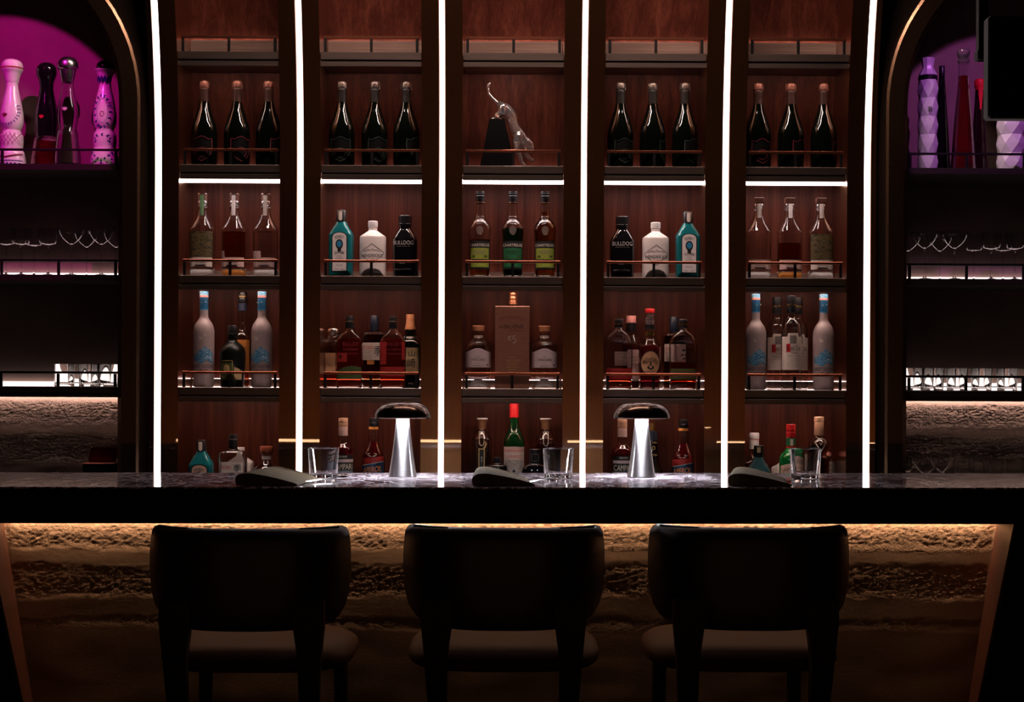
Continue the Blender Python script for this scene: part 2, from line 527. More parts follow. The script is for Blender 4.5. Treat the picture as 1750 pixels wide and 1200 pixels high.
def spl(pts, k=5):
    """smooth curve through points of any dimension; a point given twice stays a corner"""
    runs, cur = [], [pts[0]]
    for p in pts[1:]:
        if p == cur[-1]:
            runs.append(cur)
            cur = [p]
        else:
            cur.append(p)
    runs.append(cur)
    out = []
    for r in runs:
        if len(r) < 3:
            out += r
            continue
        d = [max(1e-9, math.dist(a, b)) for a, b in zip(r, r[1:])]
        m = []
        for i in range(len(r)):
            if i == 0:
                m.append(tuple((b - a) / d[0] for a, b in zip(r[0], r[1])))
            elif i == len(r) - 1:
                m.append(tuple((b - a) / d[-1] for a, b in zip(r[-2], r[-1])))
            else:
                u, w_ = d[i - 1], d[i]
                m.append(tuple(lim(((c - b) / w_ * u + (b - a) / u * w_) / (u + w_), (b - a) / u, (c - b) / w_) for a, b, c in zip(r[i - 1], r[i], r[i + 1])))
        for i in range(len(r) - 1):
            for j in range(k):
                t = j / k
                h0, h1, h2, h3 = 2 * t ** 3 - 3 * t * t + 1, t ** 3 - 2 * t * t + t, -2 * t ** 3 + 3 * t * t, t ** 3 - t * t
                out.append(tuple(h0 * a + h1 * d[i] * ma + h2 * b + h3 * d[i] * mb_ for a, b, ma, mb_ in zip(r[i], r[i + 1], m[i], m[i + 1])))
        out.append(tuple(r[-1]))
    res = [out[0]]
    for p in out[1:]:
        if max(abs(a - b) for a, b in zip(p, res[-1])) > 1e-7:
            res.append(p)
    return res


_tc = {}


def text_geo(body):
    if body not in _tc:
        c = bpy.data.curves.new('lettering', 'FONT')
        c.body = body
        c.size = 1
        c.resolution_u = 3
        o = bpy.data.objects.new('lettering', c)
        me = bpy.data.meshes.new_from_object(o)
        v = [(p.co.x, p.co.y) for p in me.vertices]
        f = [tuple(p.vertices) for p in me.polygons]
        bpy.data.objects.remove(o)
        bpy.data.curves.remove(c)
        bpy.data.meshes.remove(me)
        x0, x1 = min(p[0] for p in v), max(p[0] for p in v)
        y0, y1 = min(p[1] for p in v), max(p[1] for p in v)
        _tc[body] = ([((x - x0) / (x1 - x0) - .5, (y - y0) / (y1 - y0) - .5) for x, y in v], f)
    return _tc[body]


K = 1 / 441.0     # metres per photo pixel at the bottles


class Bottle:
    """one bottle; all measures in photo pixels, z up from its base"""

    def __init__(s, name, label, px, py, z, Y, rz=0.0, group=None, cat='bottle'):
        s.x = W(px, py, Y)[0]
        s.root = thing(name, label, cat, (s.x, Y, z), rz, group)
        s.rx, s.ry, s.n = 20, 20, 2

    def prof(s, pts, n=2, asp=1.0, smooth=True):
        p = spl(pts) if smooth else pts
        mx = max(q[0] for q in p)
        out = []
        for q in p:
            r, z = q[0], q[1]
            # rectangular bottles turn round towards the neck
            w = max(0, min(1, (r / mx - .35) / .5))
            nn = 2 + (n - 2) * w
            aa = 1 + (asp - 1) * w
            out.append((max(r, 0) * K, max(r, 0) * aa * K, nn, z * K))
        return out

    def body(s, pts, m, n=2, asp=1.0, hollow=0, liquid=None, level=0, name='glass_body', seg=40, lip=True):
        p = s.prof(pts, n, asp)
        s.rx = max(q[0] for q in pts)
        s.ry, s.n = s.rx * asp, n
        mb = MB()
        if hollow:
            t = hollow * K
            inner = [(max(a - t, .0008), max(b - t, .0008), e, max(z, p[0][3] + 2.2 * t)) for a, b, e, z in p]
            path = [(0, 0, 2, p[0][3])] + p + inner[::-1] + [(0, 0, 2, inner[0][3])]
            mb.lathe(path, seg)
        else:
            mb.lathe([(0, 0, 2, p[0][3])] + p + [(0, 0, 2, p[-1][3])], seg)
        o = mb.build(name, m, s.root, .7)
        if liquid:
            g = (hollow + .25) * K if hollow else 0
            zl = level * K
            q = [(max(a - g, .0005), max(b - g, .0005), e, max(z, p[0][3] + 2.2 * hollow * K + .0006)) for a, b, e, z in p if z < zl]
            q.append((q[-1][0], q[-1][1], q[-1][2], zl))
            MB().lathe([(0, 0, 2, q[0][3])] + q + [(0, 0, 2, zl)], seg).build('liquid', liquid, s.root, .7)
        return o

    def ring(s, name, pts, m, n=2, asp=1.0, seg=28, smooth=False, parent=None):
        p = [(r * K, r * asp * K, n, z * K) for r, z in (spl(pts) if smooth else pts)]
        return MB().lathe([(0, 0, 2, p[0][3])] + p + [(0, 0, 2, p[-1][3])], seg).build(name, m, parent or s.root, .6)

    def surf(s, x, rx=None, ry=None, n=None):
        rx, ry, n = rx or s.rx, ry or s.ry, n or s.n
        u = min(abs(x) / rx, .995)
        return -ry * (1 - u ** n) ** (1.0 / n)

    def P(s, x, z, e, r=None, n=None):
        if r:
            return (x * K, (s.surf(x, r, r, n or 2) - e) * K, z * K)
        return (x * K, (s.surf(x) - e) * K, z * K)

    def patch(s, name, m, x0, x1, z0, z1, e=.5, parent=None, top=None, bot=None, nx=16, r=None, nz=1, th=None):
        """label patch lying on the wall of the body, with a thickness"""
        v, f = [], []
        for i in range(nx + 1):
            x = x0 + (x1 - x0) * i / nx
            zt = top(x) if top else z1
            zb = bot(x) if bot else z0
            for j in range(nz + 1):
                v.append(s.P(x, zb + (zt - zb) * j / nz, e, r))
        k = nz + 1
        for i in range(nx):
            for j in range(nz):
                a = i * k + j
                f.append((a, a + k, a + k + 1, a + 1))
        # back face and rim give the paper a thickness
        nb = len(v)
        v += [(p[0], p[1] + .35 * K, p[2]) for p in v]
        f += [tuple(nb + q for q in g[::-1]) for g in f]
        for i in range(nx):
            a, b = i * k, (i + 1) * k
            f.append((a, nb + a, nb + b, b))
            a, b = a + nz, b + nz
            f.append((a, b, nb + b, nb + a))
        for j in range(nz):
            f.append((j, j + 1, nb + j + 1, nb + j))
            a = nx * k + j
            f.append((a, nb + a, nb + a + 1, a + 1))
        return link(name, v, f, m, parent or s.root, .5)

    def disc(s, name, m, cx, cz, a, b, e=.5, parent=None, seg=28):
        v = [s.P(cx, cz, e)]
        for ring in (.5, 1.0):
            v += [s.P(cx + a * ring * cos(2 * pi * j / seg), cz + b * ring * sin(2 * pi * j / seg), e) for j in range(seg)]
        f = []
        for j in range(seg):
            k = (j + 1) % seg
            f.append((0, 1 + j, 1 + k))
            f.append((1 + j, 1 + seg + j, 1 + seg + k, 1 + k))
        nb = len(v)
        v += [(p[0], p[1] + .3 * K, p[2]) for p in v]
        f += [tuple(nb + q for q in g[::-1]) for g in f]
        for j in range(seg):
            k = (j + 1) % seg
            f.append((1 + seg + j, nb + 1 + seg + j, nb + 1 + seg + k, 1 + seg + k))
        return link(name, v, f, m, parent or s.root, .5)

    def text(s, body, cx, cz, w, h, m, e=.9, parent=None, arc=0, r=None, shear=0, name='lettering', slope=0):
        gv, gf = text_geo(body)
        v = []
        for x, y in gv:
            X, Z = x * w, y * h
            if arc:
                R = arc
                t = X / abs(R)
                rr = abs(R) + (Z if R > 0 else -Z)
                X, Z = rr * sin(t), (rr * cos(t) - abs(R)) * (1 if R > 0 else -1)
            v.append(s.P(cx + X + shear * Z, cz + Z + slope * X, e, r))
        return link(name, v, gf, m, parent or s.root)

    def line(s, name, m, pts, w, e=.8, parent=None, closed=False, r=None):
        """ribbon drawn on the wall"""
        q = []
        n = len(pts)
        for i in range(n if closed else n - 1):
            a, b = pts[i], pts[(i + 1) % n]
            d = max(1, int(math.hypot(b[0] - a[0], b[1] - a[1]) / 2.5))
            for j in range(d):
                q.append((a[0] + (b[0] - a[0]) * j / d, a[1] + (b[1] - a[1]) * j / d))
        if not closed:
            q.append(pts[-1])
        v, f = [], []
        n = len(q)
        for i in range(n):
            a = q[i - 1] if (closed or i) else q[i]
            b = q[(i + 1) % n] if (closed or i < n - 1) else q[i]
            dx, dz = b[0] - a[0], b[1] - a[1]
            l = math.hypot(dx, dz) or 1
            nx, nz = -dz / l * w / 2, dx / l * w / 2
            v.append(s.P(q[i][0] + nx, q[i][1] + nz, e, r))
            v.append(s.P(q[i][0] - nx, q[i][1] - nz, e, r))
        for i in range(n if closed else n - 1):
            a, b = 2 * i, 2 * ((i + 1) % n)
            f.append((a, a + 1, b + 1, b))
        return link(name, v, f, m, parent or s.root)

    def leaves(s, name, m, items, e=.7, parent=None):
        """painted leaves: (x, z, length, width, angle)"""
        v, f = [], []
        for x, z, l, w, a in items:
            b = len(v)
            ca, sa = cos(a), sin(a)
            for t, q in ((-.5, 0), (-.15, .5), (.2, .42), (.5, 0), (.2, -.42), (-.15, -.5)):
                X, Z = t * l, q * w
                v.append(s.P(x + X * ca - Z * sa, z + X * sa + Z * ca, e))
            f.append(tuple(range(b, b + 6))[::-1])
        return link(name, v, f, m, parent or s.root)


# ------------------------------------------------------------------ the room
YF = 5.78                     # front of the bronze ribs
SH = 5.795                    # front of the shelves
YB = 6.05                     # face of the wood panels
YN = 6.12                     # face of the niche plaster
PITCH, HALF = .5387, .192
ROWZ = [2.637, 2.2157, 1.7935, 1.3664]
CTZ = lambda x: 1.1018 + .0037 * x


def yo(z):
    """the back bar arches towards the room above this height"""
    return -max(0.0, z - 2.18) ** 2 / (2 * 2.36)


def structure(name, mb, m, smooth=0.0):
    return tag(mb.build(name, m, None, smooth), kind='structure')


XW = 3.4
structure('floor', MB().box(-XW, XW, -2.6, 6.3, -.05, 0), 'floor')
structure('ceiling', MB().box(-XW, XW, -2.6, 6.3, 4.0, 4.05), 'ceil')
structure('wall_left', MB().box(-XW - .05, -XW, -2.6, 6.3, 0, 4.0), 'darkwall')
structure('wall_right', MB().box(XW, XW + .05, -2.6, 6.3, 0, 4.0), 'darkwall')
structure('wall_rear', MB().box(-XW, XW, -2.65, -2.6, 0, 4.0), 'darkwall')
NB = [(0, 0), (1.05, 0), (1.085, .55), (1.16, .6), (1.185, .05), (1.215, .05), (1.235, .8), (1.29, 1), (1.31, .1), (1.45, .0), (9, 0)]
BB = [(0, 0), (.66, .0), (.68, .35), (.70, .05), (.755, .05), (.775, 1), (.835, .75), (.855, .05), (.895, .05), (.91, .9), (.96, 1), (.985, .4), (1.0, .2), (9, 0)]


def rough_grid(mb, x0, x1, z0, z1, y, bands, step, amp, edge=.02):
    """wall patch whose rough bands are really pitted; flat along its border"""
    from mathutils import noise
    nx, nz = int((x1 - x0) / step), int((z1 - z0) / step)
    b0 = len(mb.v)
    for j in range(nz + 1):
        z = z0 + (z1 - z0) * j / nz
        for i in range(nx + 1):
            x = x0 + (x1 - x0) * i / nx
            w = z + .014 * noise.noise((x * 4.0, 3.7, z * 6.0)) + .010 * noise.noise((x * 23.0, 1.3, z * 23.0))
            k = 0
            while bands[k + 1][0] < w:
                k += 1
            (za, va), (zb, vb) = bands[k], bands[k + 1]
            s_ = va + (vb - va) * (w - za) / (zb - za)
            s_ *= .55 + .9 * max(0, noise.noise((x * 3.1, 9.2, z * 9.0)) + .5)
            n = noise.noise((x * 42, 0, z * 88)) + .55 * noise.noise((x * 90, 5, z * 170)) + .3 * noise.noise((x * 190, 7, z * 260))
            d = amp * s_ * (abs(n) ** .8 + .25) + .0012 * noise.noise((x * 6, 2, z * 14))
            f = min(1, (x - x0) / edge, (x1 - x) / edge, (z - z0) / edge, (z1 - z) / edge)
            mb.v.append((x, y + d * max(0, f), z))
    m = nx + 1
    for j in range(nz):
        for i in range(nx):
            a = b0 + j * m + i
            mb.f.append((a, a + 1, a + 1 + m, a + m))
    return mb


mb = MB()
for x0, x1 in ((-2.12, -1.44), (1.44, 2.12)):
    rough_grid(mb, x0, x1, 1.02, 1.36, YN, NB, .0035, .0046)


def flat(x0, x1, z0, z1):
    mb.add([(x0, YN, z0), (x1, YN, z0), (x1, YN, z1), (x0, YN, z1)], [(0, 1, 2, 3)])


flat(-XW, XW, 0, 1.02)
flat(-XW, XW, 1.36, 4.0)
flat(-XW, -2.12, 1.02, 1.36)
flat(-1.44, 1.44, 1.02, 1.36)
flat(2.12, XW, 1.02, 1.36)
mb.add([(-XW, YN + .12, 0), (XW, YN + .12, 0), (XW, YN + .12, 4), (-XW, YN + .12, 4)], [(3, 2, 1, 0)])
structure('wall_back', mb, 'plaster', 3.0)

ZS = [0.0, .9, 1.5, 2.0, 2.18] + [2.18 + .1 * i for i in range(1, 13)]


def sweep(mb, x0, x1, y0, y1, tw=0.0, zlo=0.0):
    """upright bar that follows the arch"""
    v = []
    zs = [z for z in ZS if z > zlo] if zlo else ZS
    if zlo:
        zs = [zlo] + zs
    for z in zs:
        d = yo(z)
        v += [(x0, y0 + d + tw, z), (x1, y0 + d - tw, z), (x1, y1 + d, z), (x0, y1 + d, z)]
    f = []
    for i in range(len(zs) - 1):
        for j in range(4):
            k = (j + 1) % 4
            f.append((4 * i + j, 4 * i + k, 4 * i + 4 + k, 4 * i + 4 + j))
    f.append((3, 2, 1, 0))
    n = 4 * (len(zs) - 1)
    f.append((n, n + 1, n + 2, n + 3))
    return mb.add(v, f)


tn = 0
tw = [.0012, -.001, .0004, -.0014, .0008, -.0006, .001, -.0012, .0005, .0011, -.0008, .0013]
for k in range(6):
    cx = (k - 2.5) * PITCH
    g = .0125
    w0 = cx - (PITCH / 2 - HALF)
    w1 = cx + (PITCH / 2 - HALF)
    if k == 0:
        w0 = -1.38
    if k == 5:
        w1 = 1.38
    mb = MB()
    sweep(mb, w0, cx - g, YF, YB + .03, tw[2 * k])
    sweep(mb, cx + g, w1, YF, YB + .03, tw[2 * k + 1])
    sweep(mb, cx - g, cx + g, YF + .014, YB + .03)
    tn += 1
    structure('trim_%d' % tn, mb, 'bronze', .4)
    mb = MB()
    sweep(mb, cx - .0096, cx + .0096, YF - .002, YF + .0135, 0.0, .93)
    which = ['between the ceramic bottle niche and the first shelf bay', 'between the first and second shelf bays', 'on the left side of the centre bay', 'on the right side of the centre bay', 'between the fourth and fifth shelf bays', 'between the fifth shelf bay and the faceted bottle niche'][k]
    tag(mb.build('light_strip', 'led', None, .4), 'tall white vertical light strip ' + which, 'light strip', 'vertical light strips on the bronze pillars')
for k in range(5):
    cx = (k - 2) * PITCH
    mb = MB()
    sweep(mb, cx - HALF, cx + HALF, YB, YB + .03)
    tn += 1
    structure('trim_%d' % tn, mb, 'wood', .4)


def arch(side):
    """facade with an arched niche opening, its reveal and a raised bronze archivolt"""
    global tn
    s = side
    cx, cz, R = 2.094, 2.447, .596
    inner, outer = [], []
    for i in range(33):
        a = pi * i / 32
        inner.append((cx - R * cos(a), cz + R * sin(a)))
    x0, x1, zt = 1.381, XW, 3.9

    def outp(p, a):
        c, q = -cos(a), sin(a)
        t = 1e9
        if c < 0:
            t = min(t, (x0 - cx) / c)
        if c > 0:
            t = min(t, (x1 - cx) / c)
        if q > 1e-6:
            t = min(t, (zt - cz) / q)
        return (cx + c * t, cz + q * t)
    outer = [outp(p, pi * i / 32) for i, p in enumerate(inner)]
    inner = [(cx - R, 0)] + inner + [(cx + R, 0)]
    outer = [(x0, 0)] + outer + [(x1, 0)]
    n = len(inner)
    v = [(s * x, YF + .012, z) for x, z in inner] + [(s * x, YF + .012, z) for x, z in outer]
    v += [(s * x, YN, z) for x, z in inner] + [(s * x, YN, z) for x, z in outer]
    f = []
    for i in range(n - 1):
        for q in ((i, i + 1, n + i + 1, n + i), (i, 2 * n + i, 2 * n + i + 1, i + 1), (n + i, n + i + 1, 3 * n + i + 1, 3 * n + i)):
            f.append(q if s < 0 else q[::-1])
    tn += 1
    structure('trim_%d' % tn, MB().add(v, f), 'facade', .5)
    R2 = R + .083
    path = [(cx - R, cx - R2, 0.0, 0.0)] + [(cx - R * cos(pi * i / 40), cx - R2 * cos(pi * i / 40), cz + R * sin(pi * i / 40), cz + R2 * sin(pi * i / 40)) for i in range(41)] + [(cx + R, cx + R2, 0.0, 0.0)]
    v, f = [], []
    for xi, xo, zi, zo in path:
        d0 = YF - .012
        v += [(s * xi, d0 + .012, zi), (s * (xi * .8 + xo * .2), d0, zi * .8 + zo * .2), (s * (xi * .12 + xo * .88), d0, zi * .12 + zo * .88), (s * xo, d0 + .005, zo), (s * xo, YF + .013, zo), (s * xi, YF + .013, zi)]
    for i in range(len(path) - 1):
        for j in range(6):
            k = (j + 1) % 6
            q = (6 * i + j, 6 * i + 6 + j, 6 * i + 6 + k, 6 * i + k)
            f.append(q if s < 0 else q[::-1])
    tn += 1
    structure('trim_%d' % tn, MB().add(v, f), 'archtrim', .35)


arch(-1)
arch(1)

# ------------------------------------------------------------------ shelves of the five bays
BAYS = ['bay beside the ceramic bottle niche', 'bay left of centre', 'centre bay', 'bay right of centre', 'bay beside the faceted bottle niche']


def make_shelf(row):
    """bronze shelf: board, grooved lip, back upstand, copper rail on posts, light strips, added foot glow"""
    t = thing('display_shelf', '-', 'shelf', (0, 0, 0), 0, 'shelves of the back bar')
    w = HALF - .0012
    D = YB - SH
    MB().rbox(-w, w, 0, D - .001, -.029, 0, .0012).build('board', 'shelfmetal', t)
    MB().box(-w, w, .006, .02, -.035, -.0291).build('shadow_groove', 'matteblack', t)
    MB().rbox(-w, w, .001, .016, -.054, -.035, .001).build('lip', 'shelfmetal', t)
    up = .094 if row == 0 else .034
    MB().rbox(-w, w, D - .032, D - .024, .0003, up, .001).build('upstand', 'woodh', t)
    MB().box(-w + .004, w - .004, D - .0235, D - .0185, up - (.012 if row == 0 else .0035), up - (.003 if row == 0 else (-.0022 if row == 3 else .0015))).build('upstand_light', 'ledup' if row == 0 else 'ledupweak', t)
    if row in (2, 3):
        MB().box(-w + .004, w - .004, D - .0375, D - .0325, .0004, .0034).build('added_foot_glow', 'footglow', t)  # glowing strip added behind the bottles so their feet light up
    if row == 1:
        MB().rbox(-w, w, .0165, .112, -.055, -.047, .001).build('under_light', 'ledbar', t)
    else:
        MB().box(-w + .006, w - .006, .02, .034, -.0345, -.0295).build('under_light', 'ledlip', t)
    zr = .0600
    e = HALF - .012
    rl = MB().rbox(-e + .002, e - .002, .0035, .0125, zr - .0075, zr + .0015, .0008)
    for a in (-e, -.012, e - .022):
        rl.rbox(a, a + .024, .003, .013, zr - .008, zr + .0022, .0008)
    rl.build('rail', 'copper', t)
    for x in (-e + .006, 0, e - .006):
        MB().rbox(x - .0052, x + .0052, .004, .012, .0003, zr - .0078, .0008).build('rail_post', 'black', t)
    return t


held = [
    ['with nothing on it, in the ' + b for b in BAYS],
    ['of sparkling wine in the ' + BAYS[0], 'of sparkling wine in the ' + BAYS[1], 'carrying the crystal cat figurine in the centre bay', 'of sparkling wine in the ' + BAYS[3], 'of sparkling wine in the ' + BAYS[4]],
    ['of long necked decanters in the ' + BAYS[0], 'of gin bottles in the ' + BAYS[1], 'carrying three lime and green label liqueurs in the centre bay', 'of gin bottles in the ' + BAYS[3], 'of long necked decanters in the ' + BAYS[4]],
    ['of frosted vodka and rum in the ' + BAYS[0], 'of red whiskey flasks in the ' + BAYS[1], 'carrying the copper gift box in the centre bay', 'of mixed whiskey bottles in the ' + BAYS[3], 'of clear vodka bottles in the ' + BAYS[4]],
]
for r in range(4):
    proto = None
    for k in range(5):
        loc = ((k - 2) * PITCH, SH + yo(ROWZ[r]), ROWZ[r])
        lab = 'copper railed shelf ' + held[r][k]
        if proto is None:
            proto = make_shelf(r)
            proto.location = loc
            proto['label'] = lab
        else:
            dup(proto, loc, lab)

# unseen glowing disc added under the centre shelf to make the crystal cat sparkle
for o in [c for c in COL.objects if c.get('label') == 'copper railed shelf with nothing on it, in the centre bay']:
    MB().lathe([(0, 0, 2, -.0316), (.024, .024, 2, -.0316), (.024, .024, 2, -.0294), (0, 0, 2, -.0294)], 24, .0, .046, 0).build('added_glow_disc', 'addedglow', o, .5)

# shelves of the two arched niches
nlab = {-1: ['topmost black niche shelf under the purple lit ceramic bottles', 'black niche shelf under the stemmed glasses beside the ceramic bottle niche edge', 'black niche shelf with a bright light line and few tumblers'],
        1: ['topmost black niche shelf under the faceted white bottles', 'black niche shelf under coupes below the faceted bottles', 'black niche shelf under a full row of tumblers']}
for s in (-1, 1):
    proto = None
    for r in range(3):
        x0, x1 = (1.5, 2.688)
        z = ROWZ[r + 1]
        t = thing('niche_shelf', nlab[s][r], 'shelf', (s * 2.094, SH, z), 0, 'shelves of the arched niches')
        w = .592
        D = YN - SH
        MB().rbox(-w, w, 0, D - .0225, -.024, 0, .001).build('board', 'nicheshelf', t)
        MB().box(-w, w, D - .0223, D - .0012, -.0239, -.0225).build('back_rail', 'black', t)
        if r > 0:
            MB().box(-w, w, D - .019, D - .002, .001, .0285 if r == 1 else .0205).build('light_panel', 'ledniche', t)
            MB().box(-w, w, D - .021, D - .0005, -.02, .0005).build('light_tray', 'black', t)
        if r == 2:
            MB().box(-w + .01, w - .01, D - .019, D - .009, -.032, -.0245).build('under_light', 'lednicheunder', t)
            MB().box(-w, w, .002, .02, -.04, -.0239).build('lip', 'nicheshelf', t)
        rl = MB().rbox(-w, w, .004, .012, .050, .059, .001)
        rl.build('rail', 'black', t)
        for i in range(6):
            x = -s * (w - .012) + s * .2172 * i
            MB().rbox(x - .0055, x + .0055, .0045, .0115, .0003, .0498, .0008).build('rail_post', 'black', t)

# ------------------------------------------------------------------ bar counter
bar = thing('bar_counter', 'long dark marble bar counter with rough plaster front and warm light below', 'bar counter', (0, 4.1, 0))
sl = lambda p: (p[0], p[1], p[2] + .0037 * p[0])
XB = 2.25
mb = MB().rbox(-XB, XB, 0, .70, 1.0035, 1.0960, .0025)
mb.v = [sl(p) for p in mb.v]
mb.build('apron', 'matteblack', bar)
mb = MB().rbox(-XB, XB, -.001, .70, 1.0963, 1.1018, .0012)
mb.v = [sl(p) for p in mb.v]
mb.build('countertop', 'marble', bar)
mb = rough_grid(MB(), -1.491, 1.425, .40, 1.0, .35, BB, .0038, .0056, .006)
mb.add([(-1.491, .35, 0), (1.425, .35, 0), (1.425, .35, .40), (-1.491, .35, .40), (-1.491, .47, 0), (1.425, .47, 0), (1.425, .47, 1.0), (-1.491, .47, 1.0), (1.425, .35, 1.0), (-1.491, .35, 1.0)],
       [(0, 1, 2, 3), (5, 4, 7, 6), (0, 3, 9, 7, 4), (1, 5, 6, 8, 2), (0, 4, 5, 1), (9, 8, 6, 7)])
mb.v = [(p[0] * (1 - (1 - p[2]) * (.136 / 1.491 if p[0] < 0 else .154 / 1.425)), p[1], p[2] + .0037 * p[0] * p[2]) for p in mb.v]
mb.build('front_panel', 'plasterbar', bar, 3.0)
mb = MB().box(-1.47, 1.41, .322, .330, .981, 1.003)
mb.v = [sl(p) for p in mb.v]
mb.build('added_light_lip', 'black', bar)  # unseen lip added to keep the warm strip's light off the seats
mb = MB().box(-1.47, 1.41, .333, .345, .984, 1.003)
mb.v = [sl(p) for p in mb.v]
mb.build('light_strip', 'ledwarm', bar)
# canted end slabs: wood on the knee-hole side, black on the outside
for s, xt, xb in ((-1, 1.432, 1.214), (1, 1.367, 1.167)):
    def slab(o0, o1, y0, y1):
        v = []
        for z in (0.0, 1.0):
            for y in (y0, y1):
                lean = (1 - z)
                xx = xt - (xt - xb) * lean
                if y > .2:
                    xx = ((1.491 - .136 * lean) if s < 0 else (1.425 - .154 * lean)) + .002
                for o in (o0, o1):
                    v.append((s * (xx + o), y, z + (.0037 * s * xx if z else 0)))
        return MB().add(v, [(0, 1, 3, 2), (4, 6, 7, 5), (0, 4, 5, 1), (2, 3, 7, 6), (0, 2, 6, 4), (1, 5, 7, 3)])
    slab(.0, .004, .04, .36).build('end_panel', 'endwood', bar)
    slab(.0045, .30, .03, .36).build('end_block', 'matteblack', bar)

bc = thing('back_counter', 'low black counter under the shelves, hidden behind the bar', 'counter', (0, 5.42, 0))
MB().rbox(-XW + .02, XW - .02, 0, .625, .89, .92, .003).build('worktop', 'matteblack', bc)
MB().box(-XW + .03, XW - .03, .03, .34, 0, .8895).build('cabinet', 'matteblack', bc)

# ------------------------------------------------------------------ stools
def bean(z, w, t, yb, curl, seg=28):
    """closed ring of a back cushion that wraps forwards at its sides"""
    pts = []
    for side in (0, 1):
        for i in range(seg + 1):
            u = -1 + 2 * i / seg if side == 0 else 1 - 2 * i / seg
            x = w * sin(u * pi / 2) ** 1 if False else w * u
            e = max(0.0, 1 - abs(u) ** 6) ** .5
            y = yb + curl * abs(u) ** 3.2
            pts.append((x, y + (-t * e if side == 0 else t * e), z))
    return pts


def make_stool():
    t = thing('bar_stool', '-', 'bar stool', (0, 0, 0), 0, 'dark leather bar stools at the counter')
    zs = [(.764, .198, .016), (.770, .212, .022), (.785, .228, .026), (.81, .244, .028), (.845, .254, .030), (.90, .2595, .031), (.95, .2590, .030), (.985, .2565, .028), (1.003, .2535, .025), (1.014, .2465, .018), (1.0185, .235, .008)]
    mb = MB()
    rings = []
    for z, w, th in zs:
        b = len(mb.v)
        mb.v += bean(z, w, th, 0, .115)
        rings.append(list(range(b, len(mb.v))))
    for a, b in zip(rings, rings[1:]):
        n = len(a)
        for j in range(n):
            mb.f.append((a[j], a[(j + 1) % n], b[(j + 1) % n], b[j]))
    mb.f.append(tuple(rings[0][::-1]))
    mb.f.append(tuple(rings[-1]))
    mb.build('backrest', 'leather', t, 1.2)
    for s in (-1, 1):
        pts = [(s * .2385 * (1 - .0 * i), .118, z) for i, z in enumerate((.0,))]
        v = []
        path = []
        for i in range(15):
            u = -.93 + i * (.36 / 14)
            path.append((-s * .2465 * u, .115 * abs(u) ** 3.2 - .004, 1.0165))
        MB().tube(path, .004, 8).build('piping', 'leather', t, .8)
    # seat cushion
    mb = MB()
    prof = [(.205, .637), (.238, .643), (.2535, .657), (.2545, .671), (.246, .686), (.226, .698), (.19, .7045), (.10, .707)]
    mb.lathe([(0, 0, 2, .635)] + [(r, r * .94, 3.4, z) for r, z in spl(prof, 3)] + [(0, 0, 2, .708)], 48, 0, .315, 0)
    mb.build('seat', 'seatleather', t, 1.2)
    # legs: the back pair runs up into the backrest
    for s in (-1, 1):
        q = [(.150, .150, .036, 0.0), (.1545, .085, .039, .30), (.163, .040, .045, .52), (.1665, .018, .052, .62), (.168, .008, .060, .70), (.167, .004, .072, .755), (.166, .003, .080, .80), (.165, .003, .080, .84)]
        v, f = [], []
        for x, y, w, z in spl(q, 3):
            d = .018
            a = s * x
            v += [(a - w / 2, y - d, z), (a + w / 2, y - d, z), (a + w / 2, y + d, z), (a - w / 2, y + d, z)]
        n = len(v) // 4
        for i in range(n - 1):
            for j in range(4):
                k = (j + 1) % 4
                f.append((4 * i + j, 4 * i + k, 4 * i + 4 + k, 4 * i + 4 + j))
        f += [(3, 2, 1, 0), (4 * n - 4, 4 * n - 3, 4 * n - 2, 4 * n - 1)]
        link('leg', v, f, 'darkwood', t, .6)
        MB().tube([(s * .19, .50, .62), (s * .195, .515, .3), (s * .20, .53, 0)], [.021, .018, .014], 12).build('leg', 'darkwood', t, .8)
        MB().tube([(s * .155, .11, .25), (s * .195, .515, .25)], .010, 8).build('stretcher', 'darkwood', t, .8)
    MB().tube([(-.195, .516, .28), (.195, .516, .28)], .011, 10).build('footrest', 'black', t, .8)
    return t


st = make_stool()
for i, (px, lab) in enumerate(((411, 'dark leather bar stool in front of the folded napkin beside the teal gin bottle'), (861, 'dark leather bar stool in the middle, facing the red capped bottle'), (1295, 'dark leather bar stool in front of the green whiskey bottle'))):
    loc = (W(px, 903, 3.77)[0], 3.80, [-.004, .001, .004][i])
    if i == 0:
        st.location = loc
        st['label'] = lab
    else:
        dup(st, loc, lab)

